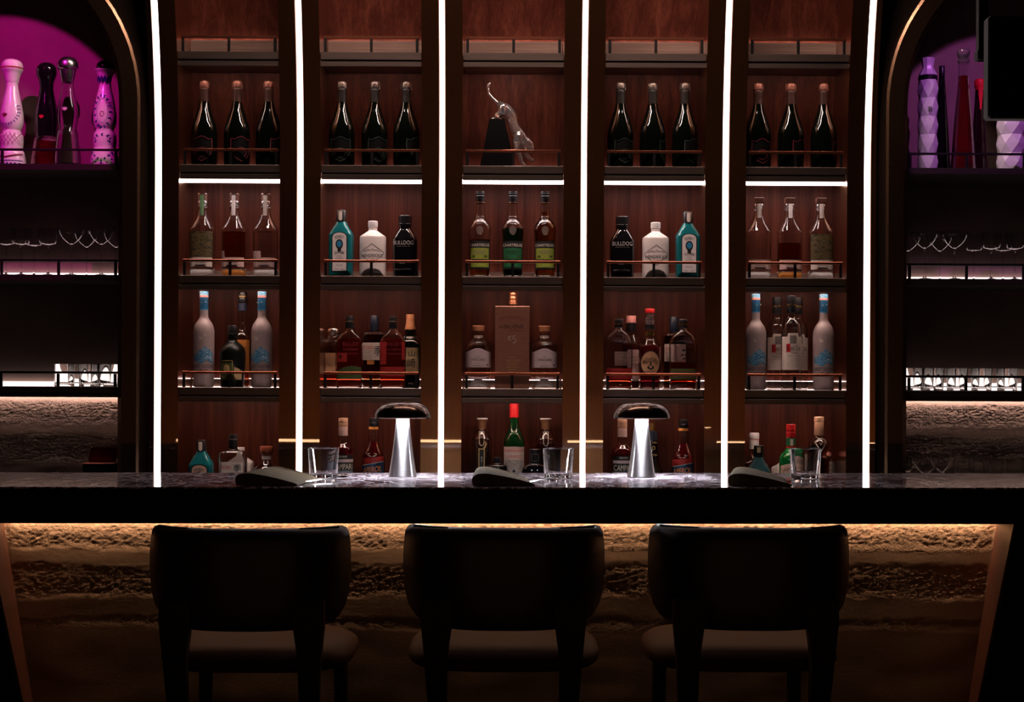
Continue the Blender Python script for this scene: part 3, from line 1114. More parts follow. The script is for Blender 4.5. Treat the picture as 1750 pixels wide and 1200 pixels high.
# ------------------------------------------------------------------ on the counter
def make_lamp():
    t = thing('table_lamp', '-', 'table lamp', (0, 0, 0), 0, 'mushroom table lamps on the counter')
    S = 1 / 567.0
    rows = lambda p: [(r * S, r * S, 2, z * S) for r, z in p]
    MB().lathe([(0, 0, 2, 0)] + rows([(23.6, 0), (24.2, 1), (22.4, 11.4)]) + [(0, 0, 2, 11.4 * S)], 48).build('base', 'steel', t, .5)
    MB().lathe([(0, 0, 2, 11.5 * S)] + rows([(22.2, 11.5), (20.5, 22), (18.4, 36), (16.3, 52), (14.4, 68), (12.9, 82), (11.8, 93), (11.0, 103)]) + [(0, 0, 2, 103 * S)], 48).build('stem', 'steel', t, .6)
    cap = spl([(46.5, 99.5), (47.8, 101.5), (47.6, 104), (46, 109), (41, 116.5), (33, 122.5), (22, 126.2), (10, 127.6), (1, 127.9)], 4)
    inn = spl([(1, 120.5), (22, 119), (33, 115), (41, 108), (45.6, 100.5)], 4)
    MB().lathe(rows(inn) [::-1][::-1] and [(0, 0, 2, 120.5 * S)] + rows(inn) + rows(cap) + [(0, 0, 2, 127.9 * S)], 56).build('shade', 'lampshade', t, .9)
    MB().lathe([(0, 0, 2, 103.2 * S)] + rows([(11.4, 103.2), (27, 104), (28, 105.5), (28, 108)]) + [(0, 0, 2, 108 * S)], 40).build('bulb', 'lampled', t, .5)
    return t


lamp = make_lamp()
for i, (px, lab) in enumerate(((688, 'glowing mushroom table lamp beside the orange lettered bottle on its left'), (1096, 'glowing mushroom table lamp covering part of the red bottle with white lettering'))):
    x = W(px, 815, 4.58)[0]
    loc = (x, 4.58, CTZ(x) + .0005)
    if i == 0:
        lamp.location = loc
        lamp['label'] = lab
    else:
        dup(lamp, loc, lab)


def tumbler_mesh(r0, r1, h, wall=.0016, base=.009):
    p = [(0, 0, 2, 0), (r0 * .9, r0 * .9, 2, 0), (r0, r0, 2, .0015), (r1, r1, 2, h - .0012), (r1 - wall * .5, r1 - wall * .5, 2, h), (r1 - wall, r1 - wall, 2, h - .0012), (r0 - wall - .001, r0 - wall - .001, 2, base + .003), (r0 * .8, r0 * .8, 2, base), (0, 0, 2, base)]
    return MB().lathe(p, 40)


tb = None
for px, lab in ((553, 'empty clear tumbler on the counter beside the napkin facing the first stool'), (954, 'empty clear tumbler on the counter near the middle light strip'), (1376, 'empty clear tumbler on the counter in front of the green bottle')):
    x = W(px, 817, 4.5)[0]
    loc = (x, 4.5, CTZ(x) + .0006)
    if tb is None:
        tb = tumbler_mesh(.0415, .0455, .0895, .0017, .011).build('tumbler', 'glass', None, .5, loc)
        tag(tb, lab, 'glass', 'tumblers on the counter')
    else:
        tag(dup(tb, loc, lab), None)


def make_napkin():
    t = thing('folded_napkin', '-', 'napkin', (0, 0, 0), 0, 'folded napkins on the counter')
    top = spl([(-.086, .004), (-.0885, .015), (-.084, .027), (-.070, .0335), (-.052, .0345), (-.02, .030), (.02, .0215), (.055, .0125), (.078, .006), (.084, .0025)], 4)
    v, f = [], []
    rows = 12
    for j in range(rows + 1):
        y = .30 * j / rows
        lift = 1 + .10 * j / rows
        for x, z in top:
            v.append((x * (1 - .12 * j / rows) - .004 * j / rows, y + .03 * (x + .08), z * lift + .0008 * sin(19 * y + 25 * x)))
        for x, z in top[::-1]:
            v.append((x * (.97 - .12 * j / rows) - .004 * j / rows, y + .03 * (x + .08), .0004))
    n = 2 * len(top)
    for j in range(rows):
        for i in range(n):
            k = (i + 1) % n
            f.append((j * n + i, (j + 1) * n + i, (j + 1) * n + k, j * n + k))
    f.append(tuple(range(n)))
    f.append(tuple(range(rows * n, rows * n + n))[::-1])
    link('folded_cloth', v, f, 'linen', t, .7)
    pts = [(-.084, .002, .016), (-.03, .0015, .014), (.03, .0015, .009), (.082, .002, .003)]
    return t


def make_spoon(x, y, z):
    t = thing('spoon', '-', 'spoon', (x, y, z), 0, 'spoons beside the napkins')
    mb = MB()
    # handle lies on the counter, bowl end up on the cloth
    pts = spl([(.005, -.10, .0035), (.003, -.05, .0045), (.001, .0, .006), (0, .05, .009), (0, .075, .010)], 3)
    v, f = [], []
    for i, (a, b, c) in enumerate(pts):
        w = .0052 - .0022 * i / len(pts)
        v += [(a - w, b, c - .001), (a + w, b, c - .001), (a + w * .7, b, c + .0014), (a - w * .7, b, c + .0014)]
    n = len(pts)
    for i in range(n - 1):
        for j in range(4):
            k = (j + 1) % 4
            f.append((4 * i + j, 4 * i + k, 4 * i + 4 + k, 4 * i + 4 + j))
    f += [(3, 2, 1, 0), (4 * n - 4, 4 * n - 3, 4 * n - 2, 4 * n - 1)]
    link('handle', v, f, 'cutlery', t, .8)
    v, f = [], []
    A, B = 9, 20
    for lay in (0, 1):
        for i in range(A + 1):
            r = i / A
            for j in range(B):
                a = 2 * pi * j / B
                zz = .0065 * r * r + .0035 - (.0014 if lay else 0)
                v.append((r * .019 * cos(a), .1 + r * .030 * sin(a), zz + .002))
    k0 = (A + 1) * B
    for i in range(A):
        for j in range(B):
            k = (j + 1) % B
            f.append((i * B + j, (i + 1) * B + j, (i + 1) * B + k, i * B + k))
            f.append((k0 + i * B + k, k0 + (i + 1) * B + k, k0 + (i + 1) * B + j, k0 + i * B + j))
    for j in range(B):
        k = (j + 1) % B
        f.append((A * B + j, k0 + A * B + j, k0 + A * B + k, A * B + k))
    link('bowl', v, f, 'cutlery', t, 1.0)
    return t


nap = None
spn = None
for px, rz, a, b in ((456, .10, 'grey folded napkin in front of the teal bottle and cork stopper', 'steel spoon beside the napkin in front of the cork stopped bottle'),
                     (862, -.02, 'grey folded napkin in front of the red capped bottle', 'steel spoon beside the napkin in front of the red capped bottle'),
                     (1300, .16, 'grey folded napkin in front of the green whiskey bottle', 'steel spoon beside the napkin in front of the green whiskey bottle')):
    x = W(px, 832, 4.135)[0]
    loc = (x, 4.135, CTZ(x) + .0012)
    if nap is None:
        nap = make_napkin()
        nap.location, nap['label'] = loc, a
        nap.rotation_euler = (0, 0, -rz)
    else:
        dup(nap, loc, a, -rz)
    sx = x + .112 + .3 * rz * .5
    sloc = (sx, 4.36, CTZ(sx) + .0012)
    if spn is None:
        spn = make_spoon(*sloc)
        spn['label'] = b
        spn.rotation_euler = (0, 0, -.5)
    else:
        dup(spn, sloc, b, -.5)

# ------------------------------------------------------------------ bottles on the shelves
BASEPY = [0, 284, 473, 664]
ZC0 = .9203      # top of the low back counter
G1, G2, G3, G4 = 'sparkling wine bottles on the upper shelf', 'long necked decanters', 'gin bottles on the middle shelf', 'spirit bottles on the lower shelf'


def put(root, px, row, Y, label, rz=None):
    """a copy of a bottle, with its parts, at another place"""
    return dup(root, (W(px, BASEPY[row], Y)[0], Y, ROWZ[row] + .0006), label, rz)


def new(name, label, px, row, Y=5.866, rz=0.0, group=None):
    return Bottle(name, label, px, BASEPY[row], ROWZ[row] + .0006, Y, rz, group)


# --- sparkling wine
def sparkling(label, px, rose, rz=0.0):
    b = new('sparkling_wine_bottle', label, px, 1, 5.862, rz, G1)
    b.body([(20.5, 0), (21.6, 1), (21.6, 1), (22, 6), (22.3, 30), (22.3, 50), (21.8, 60), (20, 70), (17, 80), (13.4, 91), (10, 101), (7.9, 110), (7.2, 118), (6.9, 126), (6.9, 128)], 'champglass')
    b.ring('foil', [(8.6, 104.5), (7.9, 110), (7.6, 117), (7.2, 127), (7.7, 129), (7.9, 131.5), (7.3, 133)], 'foilneck' if rose else 'foilblack')
    cap = b.ring('stopper_cap', [(7.2, 133.2), (7.9, 134.5), (8.2, 138), (7.8, 143.4), (6.2, 145.4), (2, 146)], 'foilrose' if rose else 'capgrey', smooth=True)
    mb = MB()
    for a in range(4):
        t = pi / 4 + a * pi / 2
        mb.tube([(8.6 * K * cos(t), 8.6 * K * sin(t), 132.6 * K), (9.0 * K * cos(t + .2), 9.0 * K * sin(t + .2), 138 * K), (8.0 * K * cos(t), 8.0 * K * sin(t), 144.6 * K), (.4 * K * cos(t), .4 * K * sin(t), 146.8 * K)], .0011, 6)
    mb.build('wire', 'foilrose' if rose else 'capgrey', cap, .8)
    # dark shield label
    sh = [(-16, 46), (-11, 43.5), (-6, 47), (0, 49), (6, 47), (11, 43.5), (16, 46), (16.5, 30), (14.5, 20), (9, 12), (0, 7), (-9, 12), (-14.5, 20), (-16.5, 30)]
    lb = b.patch('label', 'shieldlabel', -16, 16, 0, 0, .35, None, lambda x: 44 + 3 * cos(x * .28), lambda x: 9 + .052 * x * x, 20)
    b.line('outline', 'inkmaroon' if rose else 'labelgreen', sh, .7, .6, lb, True)
    b.line('wreath', 'inkmaroon' if rose else 'labelgreen', [(9 * cos(t * .35), 22 + 8 * sin(t * .35)) for t in range(18)], .9, .6, lb, True)
    return b.root


names3 = ['first of three from the pillar', 'middle one of three', 'third of three']
rose = sparkling('dark sparkling wine bottle with rose foil, left of the trio near the ceramic bottles', 349, True)
green = sparkling('dark sparkling wine bottle with grey cap, farthest from the crystal cat on its left', 584, False)
put(rose, 405, 1, 5.862, 'dark sparkling wine bottle with rose foil, middle of the trio near the ceramic bottles', .5)
put(rose, 459, 1, 5.862, 'dark sparkling wine bottle with rose foil, right of the trio near the ceramic bottles', 1.1)
put(green, 640, 1, 5.862, 'dark sparkling wine bottle with grey cap, middle of the trio left of the crystal cat', .4)
put(green, 694, 1, 5.862, 'dark sparkling wine bottle with grey cap, nearest the crystal cat on its left', .9)
put(green, 1060, 1, 5.862, 'dark sparkling wine bottle with grey cap, nearest the crystal cat on its right', .3)
put(green, 1115, 1, 5.862, 'dark sparkling wine bottle with grey cap, middle of the trio right of the crystal cat', 1.3)
put(green, 1170, 1, 5.862, 'dark sparkling wine bottle with grey cap, farthest from the crystal cat on its right', .7)
put(rose, 1295, 1, 5.862, 'dark sparkling wine bottle with rose foil, left of the trio near the faceted bottles', .2)
put(rose, 1351, 1, 5.862, 'dark sparkling wine bottle with rose foil, middle of the trio near the faceted bottles', .8)
put(rose, 1407, 1, 5.862, 'dark sparkling wine bottle with rose foil, nearest the faceted bottles on the right', 1.4)

# --- crystal cat leaping off a black plinth
cat = thing('cat_figurine', 'clear crystal big cat leaping down from a black plinth, on the centre shelf', 'figurine', (W(850, 284, 5.9)[0], 5.9, ROWZ[1] + .0006))


def cp(px, py, dy=0.0):
    return ((px - 850) / 441, dy, (283.3 - py) / 441)


def tubes_mesh(lst):
    mb = MB()
    for pts, rad in lst:
        p = spl([tuple(cp(*q)) + (r / 441,) for q, r in zip(pts, rad)], 5)
        mb.tube([q[:3] for q in p], [q[3] for q in p], 14)
        for q in (p[0], p[-1]):
            mb.lathe([(0, 0, 2, -q[3])] + [(q[3] * cos(a), q[3] * cos(a), 2, q[3] * sin(a)) for a in (-1.1, -.6, 0, .6, 1.1)] + [(0, 0, 2, q[3])], 14, *q[:3])
    return mb


mb = tubes_mesh([
    ([(836, 136), (833.6, 141), (833.8, 150), (840.5, 160.5), (851, 169.5), (858, 173)], [2.2, 2.0, 2.4, 2.6, 3.0, 4.5]),
    ([(856, 174), (863, 181), (872, 192), (876, 204), (881, 216), (888, 226), (896, 235)], [7.5, 11.5, 10.5, 8.8, 9.6, 10, 7.5]),
    ([(859, 178, -.012), (856, 188, -.018), (848, 193, -.018), (846, 197, -.018), (841, 198.2, -.018)], [8, 7.5, 4.5, 3, 2.4]),
    ([(861, 178, .012), (862, 188, .018), (855, 194, .018), (855, 198, .018), (849, 198.6, .018)], [8, 7.5, 4.5, 3, 2.4]),
    ([(892, 230), (899, 235), (904.5, 241), (908, 248), (908.5, 251.5)], [7, 7.6, 7.4, 4.6, 3.4]),
    ([(886, 227, -.012), (883, 238, -.016), (883, 250, -.016), (889, 262, -.014), (892, 272, -.014), (897, 277.5, -.014)], [8, 6.6, 5, 4, 3.2, 3.2]),
    ([(890, 229, .012), (892, 242, .014), (898, 254, .013), (904, 262, .012), (910, 266.5, .012)], [7, 6, 4.5, 3.6, 3.6]),
    ([(899, 231, -.011), (897, 227.5, -.013)], [2.4, 1.0]),
    ([(899.5, 231, .011), (898, 227.5, .013)], [2.4, 1.0])])
co = mb.build('body', 'crystal', cat, 1.2)
rm = co.modifiers.new('fuse', 'REMESH')
rm.mode = 'VOXEL'
rm.voxel_size = .0016
rm.use_smooth_shade = True
sm = co.modifiers.new('soften', 'SMOOTH')
sm.iterations = 6
mb = MB()
pr = [(-30, 0), (27, 0), (26.5, 12), (22, 40), (16.5, 64), (12.5, 84), (-14, 84), (-22, 40)]
n = len(pr)
mb.add([(x / 441, -.035, z / 441) for x, z in pr] + [(x / 441, .04, z / 441) for x, z in pr], [tuple(range(n)), tuple(range(n, 2 * n))[::-1]] + [(i, n + i, n + (i + 1) % n, (i + 1) % n) for i in range(n)])
mb.rbox(26.6 / 441, 78 / 441, -.04, .045, 0, 4.2 / 441, .0008)
mb.build('plinth', 'velvetblack', cat, .3)


# --- long necked decanters (row 2)
def decanter(label, px, liquid, level, seal, pic, cap_square, rz=0.0, tab=None):
    b = new('decanter_bottle', label, px, 2, 5.862, rz, G2)
    b.body([(18.8, 10.5), (20.3, 11.5), (20.3, 11.5), (20.4, 14), (20.6, 40), (20.8, 72), (21.2, 80), (21.2, 80), (18, 85.5), (13.6, 93), (10, 101), (8, 109), (7.3, 116), (7.2, 128), (7.2, 128)], 'glass', 3.0, .9, 1.1, liquid, level)
    b.ring('lip', [(7.4, 116), (8.4, 117), (8.4, 120), (7.6, 121), (7.6, 122), (8.5, 123), (8.5, 126), (7.4, 128)], 'crystal')
    b.ring('moulded_foot', [(18.5, 0), (20, 1), (20.2, 4), (20.2, 9), (19.4, 10.3)], 'footamber' if liquid == 'amber' else 'footglass', 3.0, .9, 36)
    if cap_square:
        MB().rbox(-8 * K, 8 * K, -8 * K, 8 * K, 128.4 * K, 137.5 * K, .0008).build('stopper', 'corkdark', b.root)
    else:
        b.ring('stopper', [(7.6, 128.4), (7.6, 137.6), (8.3, 138), (8.3, 139.6)], 'corkdark')
        b.ring('stopper_plate', [(8.2, 139.7), (8.2, 140.7)], 'silvercap')
    lb = b.patch('seal_strip', seal, -3.2, 3.2, 103, 137 if not cap_square else 127, .9, None, None, None, 6, 8.4, 1)
    for q in (-1.6, 1.6) if seal != 'paperwhite' else ():
        b.line('seal_line', 'inkgrey', [(q, 105), (q, 126)], .5, 1.2, lb, False, 8.4)
    z0, z1 = 15, 31
    lab = b.patch('label', 'paperpink' if not pic else 'paper', -19, 19, z0, z1, .5, None, (lambda x: z1 + (11 if tab and tab[0] <= x <= tab[1] else 0)), None, 38)
    for z, w in ((27, 20), (24.5, 24), (22, 18)):
        b.line('print', 'inkgrey', [(-w / 2, z), (w / 2, z)], .8, .9, lab)
    b.line('print', 'ink', [(-9, 18.2), (9, 18.2)], 1.0, .9, lab)
    if pic:
        b.patch('picture', 'landscape', -19.4, 19.4, 32, 75, .5, None, None, None, 20)
    return b.root


dA = decanter('decanter with green seal strip and olive landscape picture, near the ceramic bottle niche', 346, 'clearspirit', 74, 'sealgreen', True, False)
dB = decanter('amber decanter with pale seal strip between two others, near the ceramic bottle niche', 400, 'amber', 75, 'paperwhite', False, False, 0, (-19, -14))
dC = decanter('clear decanter with pale seal strip beside the first light strip', 454, 'clearspirit', 76, 'paper', False, False, 0, (-19, -6))
dD = decanter('nearly empty clear decanter with square stopper in the last bay', 1296, 'clearspirit', 34, 'paper', False, True)
dE = decanter('two thirds full amber decanter with square stopper in the last bay', 1349, 'amber', 60, 'paperwhite', False, True)
dF = decanter('decanter with square stopper and olive landscape picture, near the faceted bottles', 1402, 'clearspirit', 74, 'paper', True, True)


# --- gins (row 2) and their kin on the back counter
def arc_pts(w, z0, z1, k=10):
    """outline of an arched label"""
    p = [(-w, z0), (w, z0), (w, z1 - w * .62)]
    p += [(w * cos(t * pi / k), z1 - w * .62 + w * .62 * sin(t * pi / k)) for t in range(1, k)]
    return p + [(-w, z1 - w * .62)]


def teal_gin(b, dark=False):
    b.body([(18, 0), (20, 1.2), (20, 1.2), (20.3, 8), (20.4, 66), (20.2, 71), (18.5, 75), (11.5, 87), (9.4, 91), (8.4, 94), (8.2, 97)], 'tealdark' if dark else 'tealglass', 5.0, .72)
    b.ring('cap', [(8.8, 93), (8.8, 112), (8.2, 113)], 'blackcap')
    b.patch('cap_label', 'paper', -3, 3, 97, 111, .5, None, None, lambda x: 95 + .25 * x * x, 6, 8.9)
    b.rx, b.ry, b.n = 20.4, 14.7, 5
    top = lambda x: 76 - 8.5 + 8.0 * sqrt(max(0, 1 - (x / 13.6) ** 2))
    lb = b.patch('label', 'blacklabel', -13.6, 13.6, 8, 0, .4, None, top, None, 18)
    b.patch('label_field', 'paperwhite', -11.8, 11.8, 9.6, 0, .75, lb, lambda x: 66.8 + 7.2 * sqrt(max(0, 1 - (x / 11.8) ** 2)), None, 18)
    b.text('BOMBAY', 0, 67, 15, 5.5, 'ink', 1.1, lb, 14)
    b.disc('medallion', 'ink', 0, 54.5, 6.4, 8.2, 1.15, lb)
    b.disc('medallion_field', 'sky', 0, 54.8, 4.2, 5.6, 1.35, lb)
    b.disc('medallion_jewel', 'ink', 0, 44.8, 3.2, 3.2, 1.15, lb)
    b.text('SAPPHIRE', 0, 40.5, 17, 5, 'ink', 1.1, lb, 26)
    for z, w, t in ((35, 8, 'Distilled'), (30.5, 13, 'LONDON'), (26, 9, 'DRY GIN'), (19, 11, 'ENGLAND')):
        b.text(t, 0, z, w, 2.4, 'inkgrey', 1.1, lb)
    b.text('47%   70cl', 0, 12, 18, 2.2, 'inkgrey', 1.1, lb)
    return b.root


def white_gin(b):
    b.body([(20.5, 0), (22, 1), (22, 1), (22.4, 5), (22.4, 66), (22.4, 66), (21.8, 68.8), (21.8, 68.8), (8.4, 78.2), (8.4, 78.2), (7.6, 79.4), (7.5, 84)], 'ceramicw', 2.6, .8)
    b.ring('cap', [(7.5, 84.2), (8.2, 85), (8.3, 94), (7.6, 95)], 'whitecap')
    b.line('cap_script', 'inkgrey', [(-4.5, 86.5), (-2, 88.5), (-1, 86.8), (1, 88.8), (2.5, 87), (4.5, 88)], .5, .6, None, False, 8.3)
    dm = [(0, 55.5), (19, 41.5), (19, 38), (0, 21), (-19, 38), (-19, 41.5)]
    lb = b.line('label', 'ink', dm, .7, .4, None, True)
    b.line('mountains', 'inkgrey', [(-14, 42), (-6, 45.5), (-3, 43), (1, 47), (4, 43.5), (8, 45), (14, 42)], .9, .4, lb)
    b.text("HENDRICK'S", 0, 35.5, 36, 5.4, 'ink', .6, lb)
    b.text('GIN', 0, 28.2, 15, 4, 'inkmaroon', .6, lb)
    return b.root


def black_gin(b):
    b.body([(18, 0), (19.5, 1), (19.5, 1), (20, 10), (20.8, 50), (20.9, 60), (20, 65), (16, 73), (12.4, 79), (10.6, 82), (10.2, 86), (10.2, 86), (11.4, 87), (11.4, 90), (10, 91.5), (9.8, 94)], 'blackglass', 3, .8)
    b.ring('cap', [(11, 91.5), (11.3, 103.6), (10.6, 104.6)], 'blackcap')
    lb = b.text('BULLDOG', -1, 57.5, 34, 6.6, 'inksilver', .6)
    lb.name = 'label'
    b.text('LONDON DRY GIN', -1, 51.5, 24, 1.6, 'inkgrey', .6, lb)
    b.text('40%', -3, 22.5, 10, 2, 'inkgrey', .6, lb)
    b.text('BOLD & SMOOTH', -2, 12.5, 27, 2.2, 'inkgrey', .6, lb)
    return b.root


tg = teal_gin(new('gin_bottle', 'teal glass gin bottle with arched label, left of the white gin bottle', 583, 2, 5.862, -.10, G3))
wg = white_gin(new('gin_bottle', 'white ceramic gin bottle with diamond label between teal and black bottles, left of centre', 637, 2, 5.862, .0, G3))
bg = black_gin(new('gin_bottle', 'black gin bottle with silver lettering, right of the white bottle', 692, 2, 5.862, -.05, G3))
put(bg, 1063, 2, 5.862, 'black gin bottle with silver lettering, left of the white bottle', .02)
put(wg, 1120, 2, 5.862, 'white ceramic gin bottle with diamond label between black and teal bottles, right of centre')
put(tg, 1175, 2, 5.862, 'teal glass gin bottle with arched label, right of the white gin bottle', .06)


# --- herbal liqueurs (row 2, centre)
def herbal(label, px, field, liquid, level):
    b = new('liqueur_bottle', label, px, 2, 5.862, 0, 'herbal liqueurs in the centre bay')
    b.body([(16, 0), (17.4, 1.2), (17.4, 1.2), (17.9, 10), (18.4, 66), (19.6, 80), (19.2, 85), (16.5, 92), (12, 97), (10, 98.5), (9.4, 99.6), (9.4, 99.6), (9.8, 101), (9.2, 103), (8.6, 104), (7.4, 124), (7.2, 127)], 'glass', 2, 1, 1.1, liquid, level)
    b.ring('cap', [(7.4, 126), (7.6, 126.2), (7.6, 133), (7.9, 133.4), (7.9, 134.6), (7.3, 135), (7.6, 136), (7.9, 138.2), (7.3, 139), (7.6, 140), (7.9, 142.6), (7.3, 143.2), (7.7, 144.5), (7.4, 146.2)], 'blackcap')
    b.ring('cap_band', [(7.75, 127), (7.75, 128)], 'coppercap')
    b.disc('crest', 'glasscrest', 0, 79, 6, 7.4, .5)
    b.rx = b.ry = 18.1
    lb = b.patch('label', 'blacklabel', -16.8, 16.8, 13, 61, .5, None, None, None, 20)
    b.text('CHARTREUSE', 0, 54, 32.5, 4.8, 'inkcream', .95, lb)
    b.patch('label_field', field, -15.2, 15.2, 30, 49, .8, lb, None, None, 16)
    b.patch('label_field', field, -15.2, 15.2, 16.5, 26, .8, lb, None, None, 16)
    for z, w in ((44.5, 20), (42, 24), (39.5, 16)):
        b.line('print', 'inkgrey' if field == 'limepaper' else 'ink', [(-w / 2, z), (w / 2, z)], .7, 1.1, lb)
    for x in (-10, 10):
        b.disc('stamp', 'greenstripe', x, 35, 2.6, 2, 1.1, lb, 12)
    return b.root


herbal('liqueur bottle with lime label left of the dark green one', 820, 'limepaper', 'yellowspirit', 64)
herbal('dark green liqueur bottle with green label between two lime labelled ones', 876, 'greenpaper', 'greenspirit', 83)
herbal('full amber liqueur bottle with lime label right of the dark green one', 931, 'limepaper', 'yellowspirit', 112)


# --- row 3
def frosted_vodka(label, px, rz=0.0):
    b = new('vodka_bottle', label, px, 3, 5.866, rz, 'frosted vodka bottles')
    b.body([(15, 0), (17, 1.2), (17, 1.2), (17.5, 8), (17.8, 60), (17.8, 92), (17.2, 99), (14.8, 107), (10.5, 113.5), (7.8, 118), (7.0, 122), (6.9, 134)], 'frost')
    b.ring('neck_wrap', [(7.3, 131.5), (7.3, 152.5)], 'bluecap')
    b.ring('neck_stripe', [(7.4, 131.6), (7.4, 133.2)], 'sky')
    b.ring('cap', [(7.3, 152.7), (7.4, 153), (7.4, 156)], 'pinkcap')
    b.ring('cap_top', [(7.4, 156.1), (7.4, 162.4), (6.8, 163)], 'goosepic')
    goose = [(0, 0, 7, 2.2, .75), (-2.2, 1.2, 6.5, 2, 2.0), (1.6, -1.6, 4, 1.5, .2)]
    b.leaves('goose_mark', 'inkcream', [(-3 + x * .45, 143 + z * .5, l * .5, w * .62, a) for x, z, l, w, a in goose] + [(3.4 + x * .45, 144 + z * .5, l * .55, w * .62, a) for x, z, l, w, a in goose], .4)
    s = b.rx
    b.rx = b.ry = 17.7
    b.leaves('goose_mark', 'inkcream', [(-5 + x, 83 + z, l, w, a) for x, z, l, w, a in goose] + [(2.5 + x * .6, 88 + z * .6, l * .6, w * .6, a) for x, z, l, w, a in goose], .5)
    lb = b.patch('label', 'goosepic', -16, 15, 42, 62, .45, None, lambda x: 62 + 6 * sin(x * .17 + 1.2) + 1.6 * sin(x * .7), lambda x: 43 + 2.5 * sin(x * .3), 26)
    b.text('GREY GOOSE', -1, 35.5, 35, 5.6, 'inkblue2', .6, lb)
    for x, m in ((-6, 'inkblue2'), (-3.6, 'inkred'), (1.6, 'inkred'), (4.4, 'inkblue2')):
        b.patch('flag', m, x, x + 2.2, 28.6, 30, .5, lb, None, None, 2)
    b.text('VODKA', -1, 24, 12, 2, 'inkgrey', .6, lb)
    return b.root


fv = frosted_vodka('frosted vodka bottle with blue neck left of the dark rum bottle', 348, .18)
put(fv, 447, 3, 5.866, 'frosted vodka bottle with blue neck beside the orange labelled bottle', -.05)
put(fv, 1291, 3, 5.866, 'frosted vodka bottle with blue neck, left of the clear vodkas', .10)
put(fv, 1407, 3, 5.866, 'frosted vodka bottle with blue neck, right of the clear vodkas', -.10)

b = new('rum_bottle', 'squat dark green rum bottle with portrait label in front of the orange labelled bottle', 397, 3, 5.861, -.25, G4)
b.body([(18.5, 0), (20, 1.5), (20, 1.5), (20.6, 20), (22, 52), (21.6, 60), (18.5, 68), (13, 74), (9.2, 77.5), (7.7, 80), (7.6, 86), (7.6, 86), (8.4, 87), (8.4, 91), (7.6, 92), (7.6, 93)], 'rumglass')
b.ring('cap', [(7.8, 92.5), (8.2, 93), (8.2, 104), (7.6, 105)], 'blackcap')
b.rx = b.ry = 20.9
lb = b.patch('label', 'kraft', -15, 20, 13, 49, .5, None, None, None, 18)
b.patch('label_field', 'greenstripe', -14, 11.5, 14.5, 47.5, .8, lb, None, None, 16)
b.line('frame', 'inkgold', [(-11, 17), (9, 17), (9, 45), (-11, 45)], .8, 1.1, lb, True)
b.disc('portrait', 'inkgold', -1, 31, 6, 7.5, 1.1, lb)
b.disc('portrait_face', 'kraft', -1, 33, 2.6, 3.6, 1.4, lb)

b = new('liqueur_bottle', 'clear bottle with big orange label half hidden behind the dark rum bottle', 414, 3, 5.965, 0, G4)
b.body([(12.5, 0), (14, 1), (14, 1), (14.3, 20), (14.3, 80), (13.8, 86), (11, 93), (7.8, 99), (6.8, 105), (7.4, 118), (7.2, 136)], 'glass', 3, 1, 1, 'amber', 84)
b.ring('neck_seal', [(7.7, 132), (7.5, 145)], 'inkblue2')
b.ring('collar', [(7.6, 145.2), (7.9, 146), (7.9, 155), (7.6, 156)], 'blackcap')
b.ring('collar_band', [(8.1, 156.2), (8.1, 158)], 'goldcap')
b.ring('cap', [(8, 158.2), (8.2, 160), (7.6, 164), (5, 166)], 'blackcap')
lb = b.patch('label', 'orangepaper', -13.4, 13.4, 26, 82, .5, None, None, None, 12)
b.text('N', 4, 66, 4.5, 6, 'ink', .9, lb)
b.line('print', 'inkgrey', [(-9, 56), (9, 56)], 1, .9, lb)
b.patch('base_band', 'pinkcap', -13, 13, 12, 15, .4, None, None, None, 10)


def flask(label, px, Y, side, name='whiskey_bottle'):
    """flat shouldered flask with embossed front"""
    b = new(name, label, px, 3, Y, 0, 'red whiskey flasks')
    b.body([(20, 0), (21.6, 1.5), (21.6, 1.5), (22.4, 8), (22.6, 70), (22.4, 76), (20.5, 83), (15, 90), (9.5, 95.5), (7.3, 99.5), (6.8, 103)], 'glass', 2.7, .55, 1.2, 'whisky', 84)
    b.ring('cap', [(6.9, 101), (7.4, 101.4), (7.4, 113), (7.0, 113.4), (7.0, 120.6), (6.6, 121.4)], 'blackcap')
    b.ring('neck_ring', [(7.7, 111), (7.8, 112), (7.7, 113)], 'goldcap')
    b.rx, b.ry, b.n = 22.4, 12.3, 2.7
    if side == 0:
        lb = b.patch('label', 'greenstripe', -21, 21, 15, 35, .4, None, lambda x: 37 - .012 * (x - 6) ** 2, None, 16)
        b.patch('side_label', 'redpaper', -20, -3, 44, 59, .4, None, None, None, 10)
        b.disc('side_stamp', 'ink', -14, 53, 2.6, 3, .7)
    else:
        lb = b.patch('label', 'redpaper', -21, 21, 20, 36, .4, None, None, None, 16)
        b.patch('side_label', 'redpaper', -21, -10, 40, 78, .4, None, None, None, 8)
        b.patch('side_label', 'redpaper', 16, 21, 48, 78, .4, None, None, None, 6)
    b.text('BULLEIT', 3, 74, 26, 6, 'inkmaroon', .6, lb)
    b.text('BOURBON', 3, 65, 24, 4, 'inkmaroon', .6, lb)
    b.text('FRONTIER WHISKEY', 3, 58, 25, 3, 'inkmaroon', .6, lb)
    return b.root


flask('red whiskey flask with green stripe label, left of the white labelled square bottle', 597, 5.85, 0)
flask('red whiskey flask with red labels, right of the white labelled square bottle', 671, 5.85, 1)


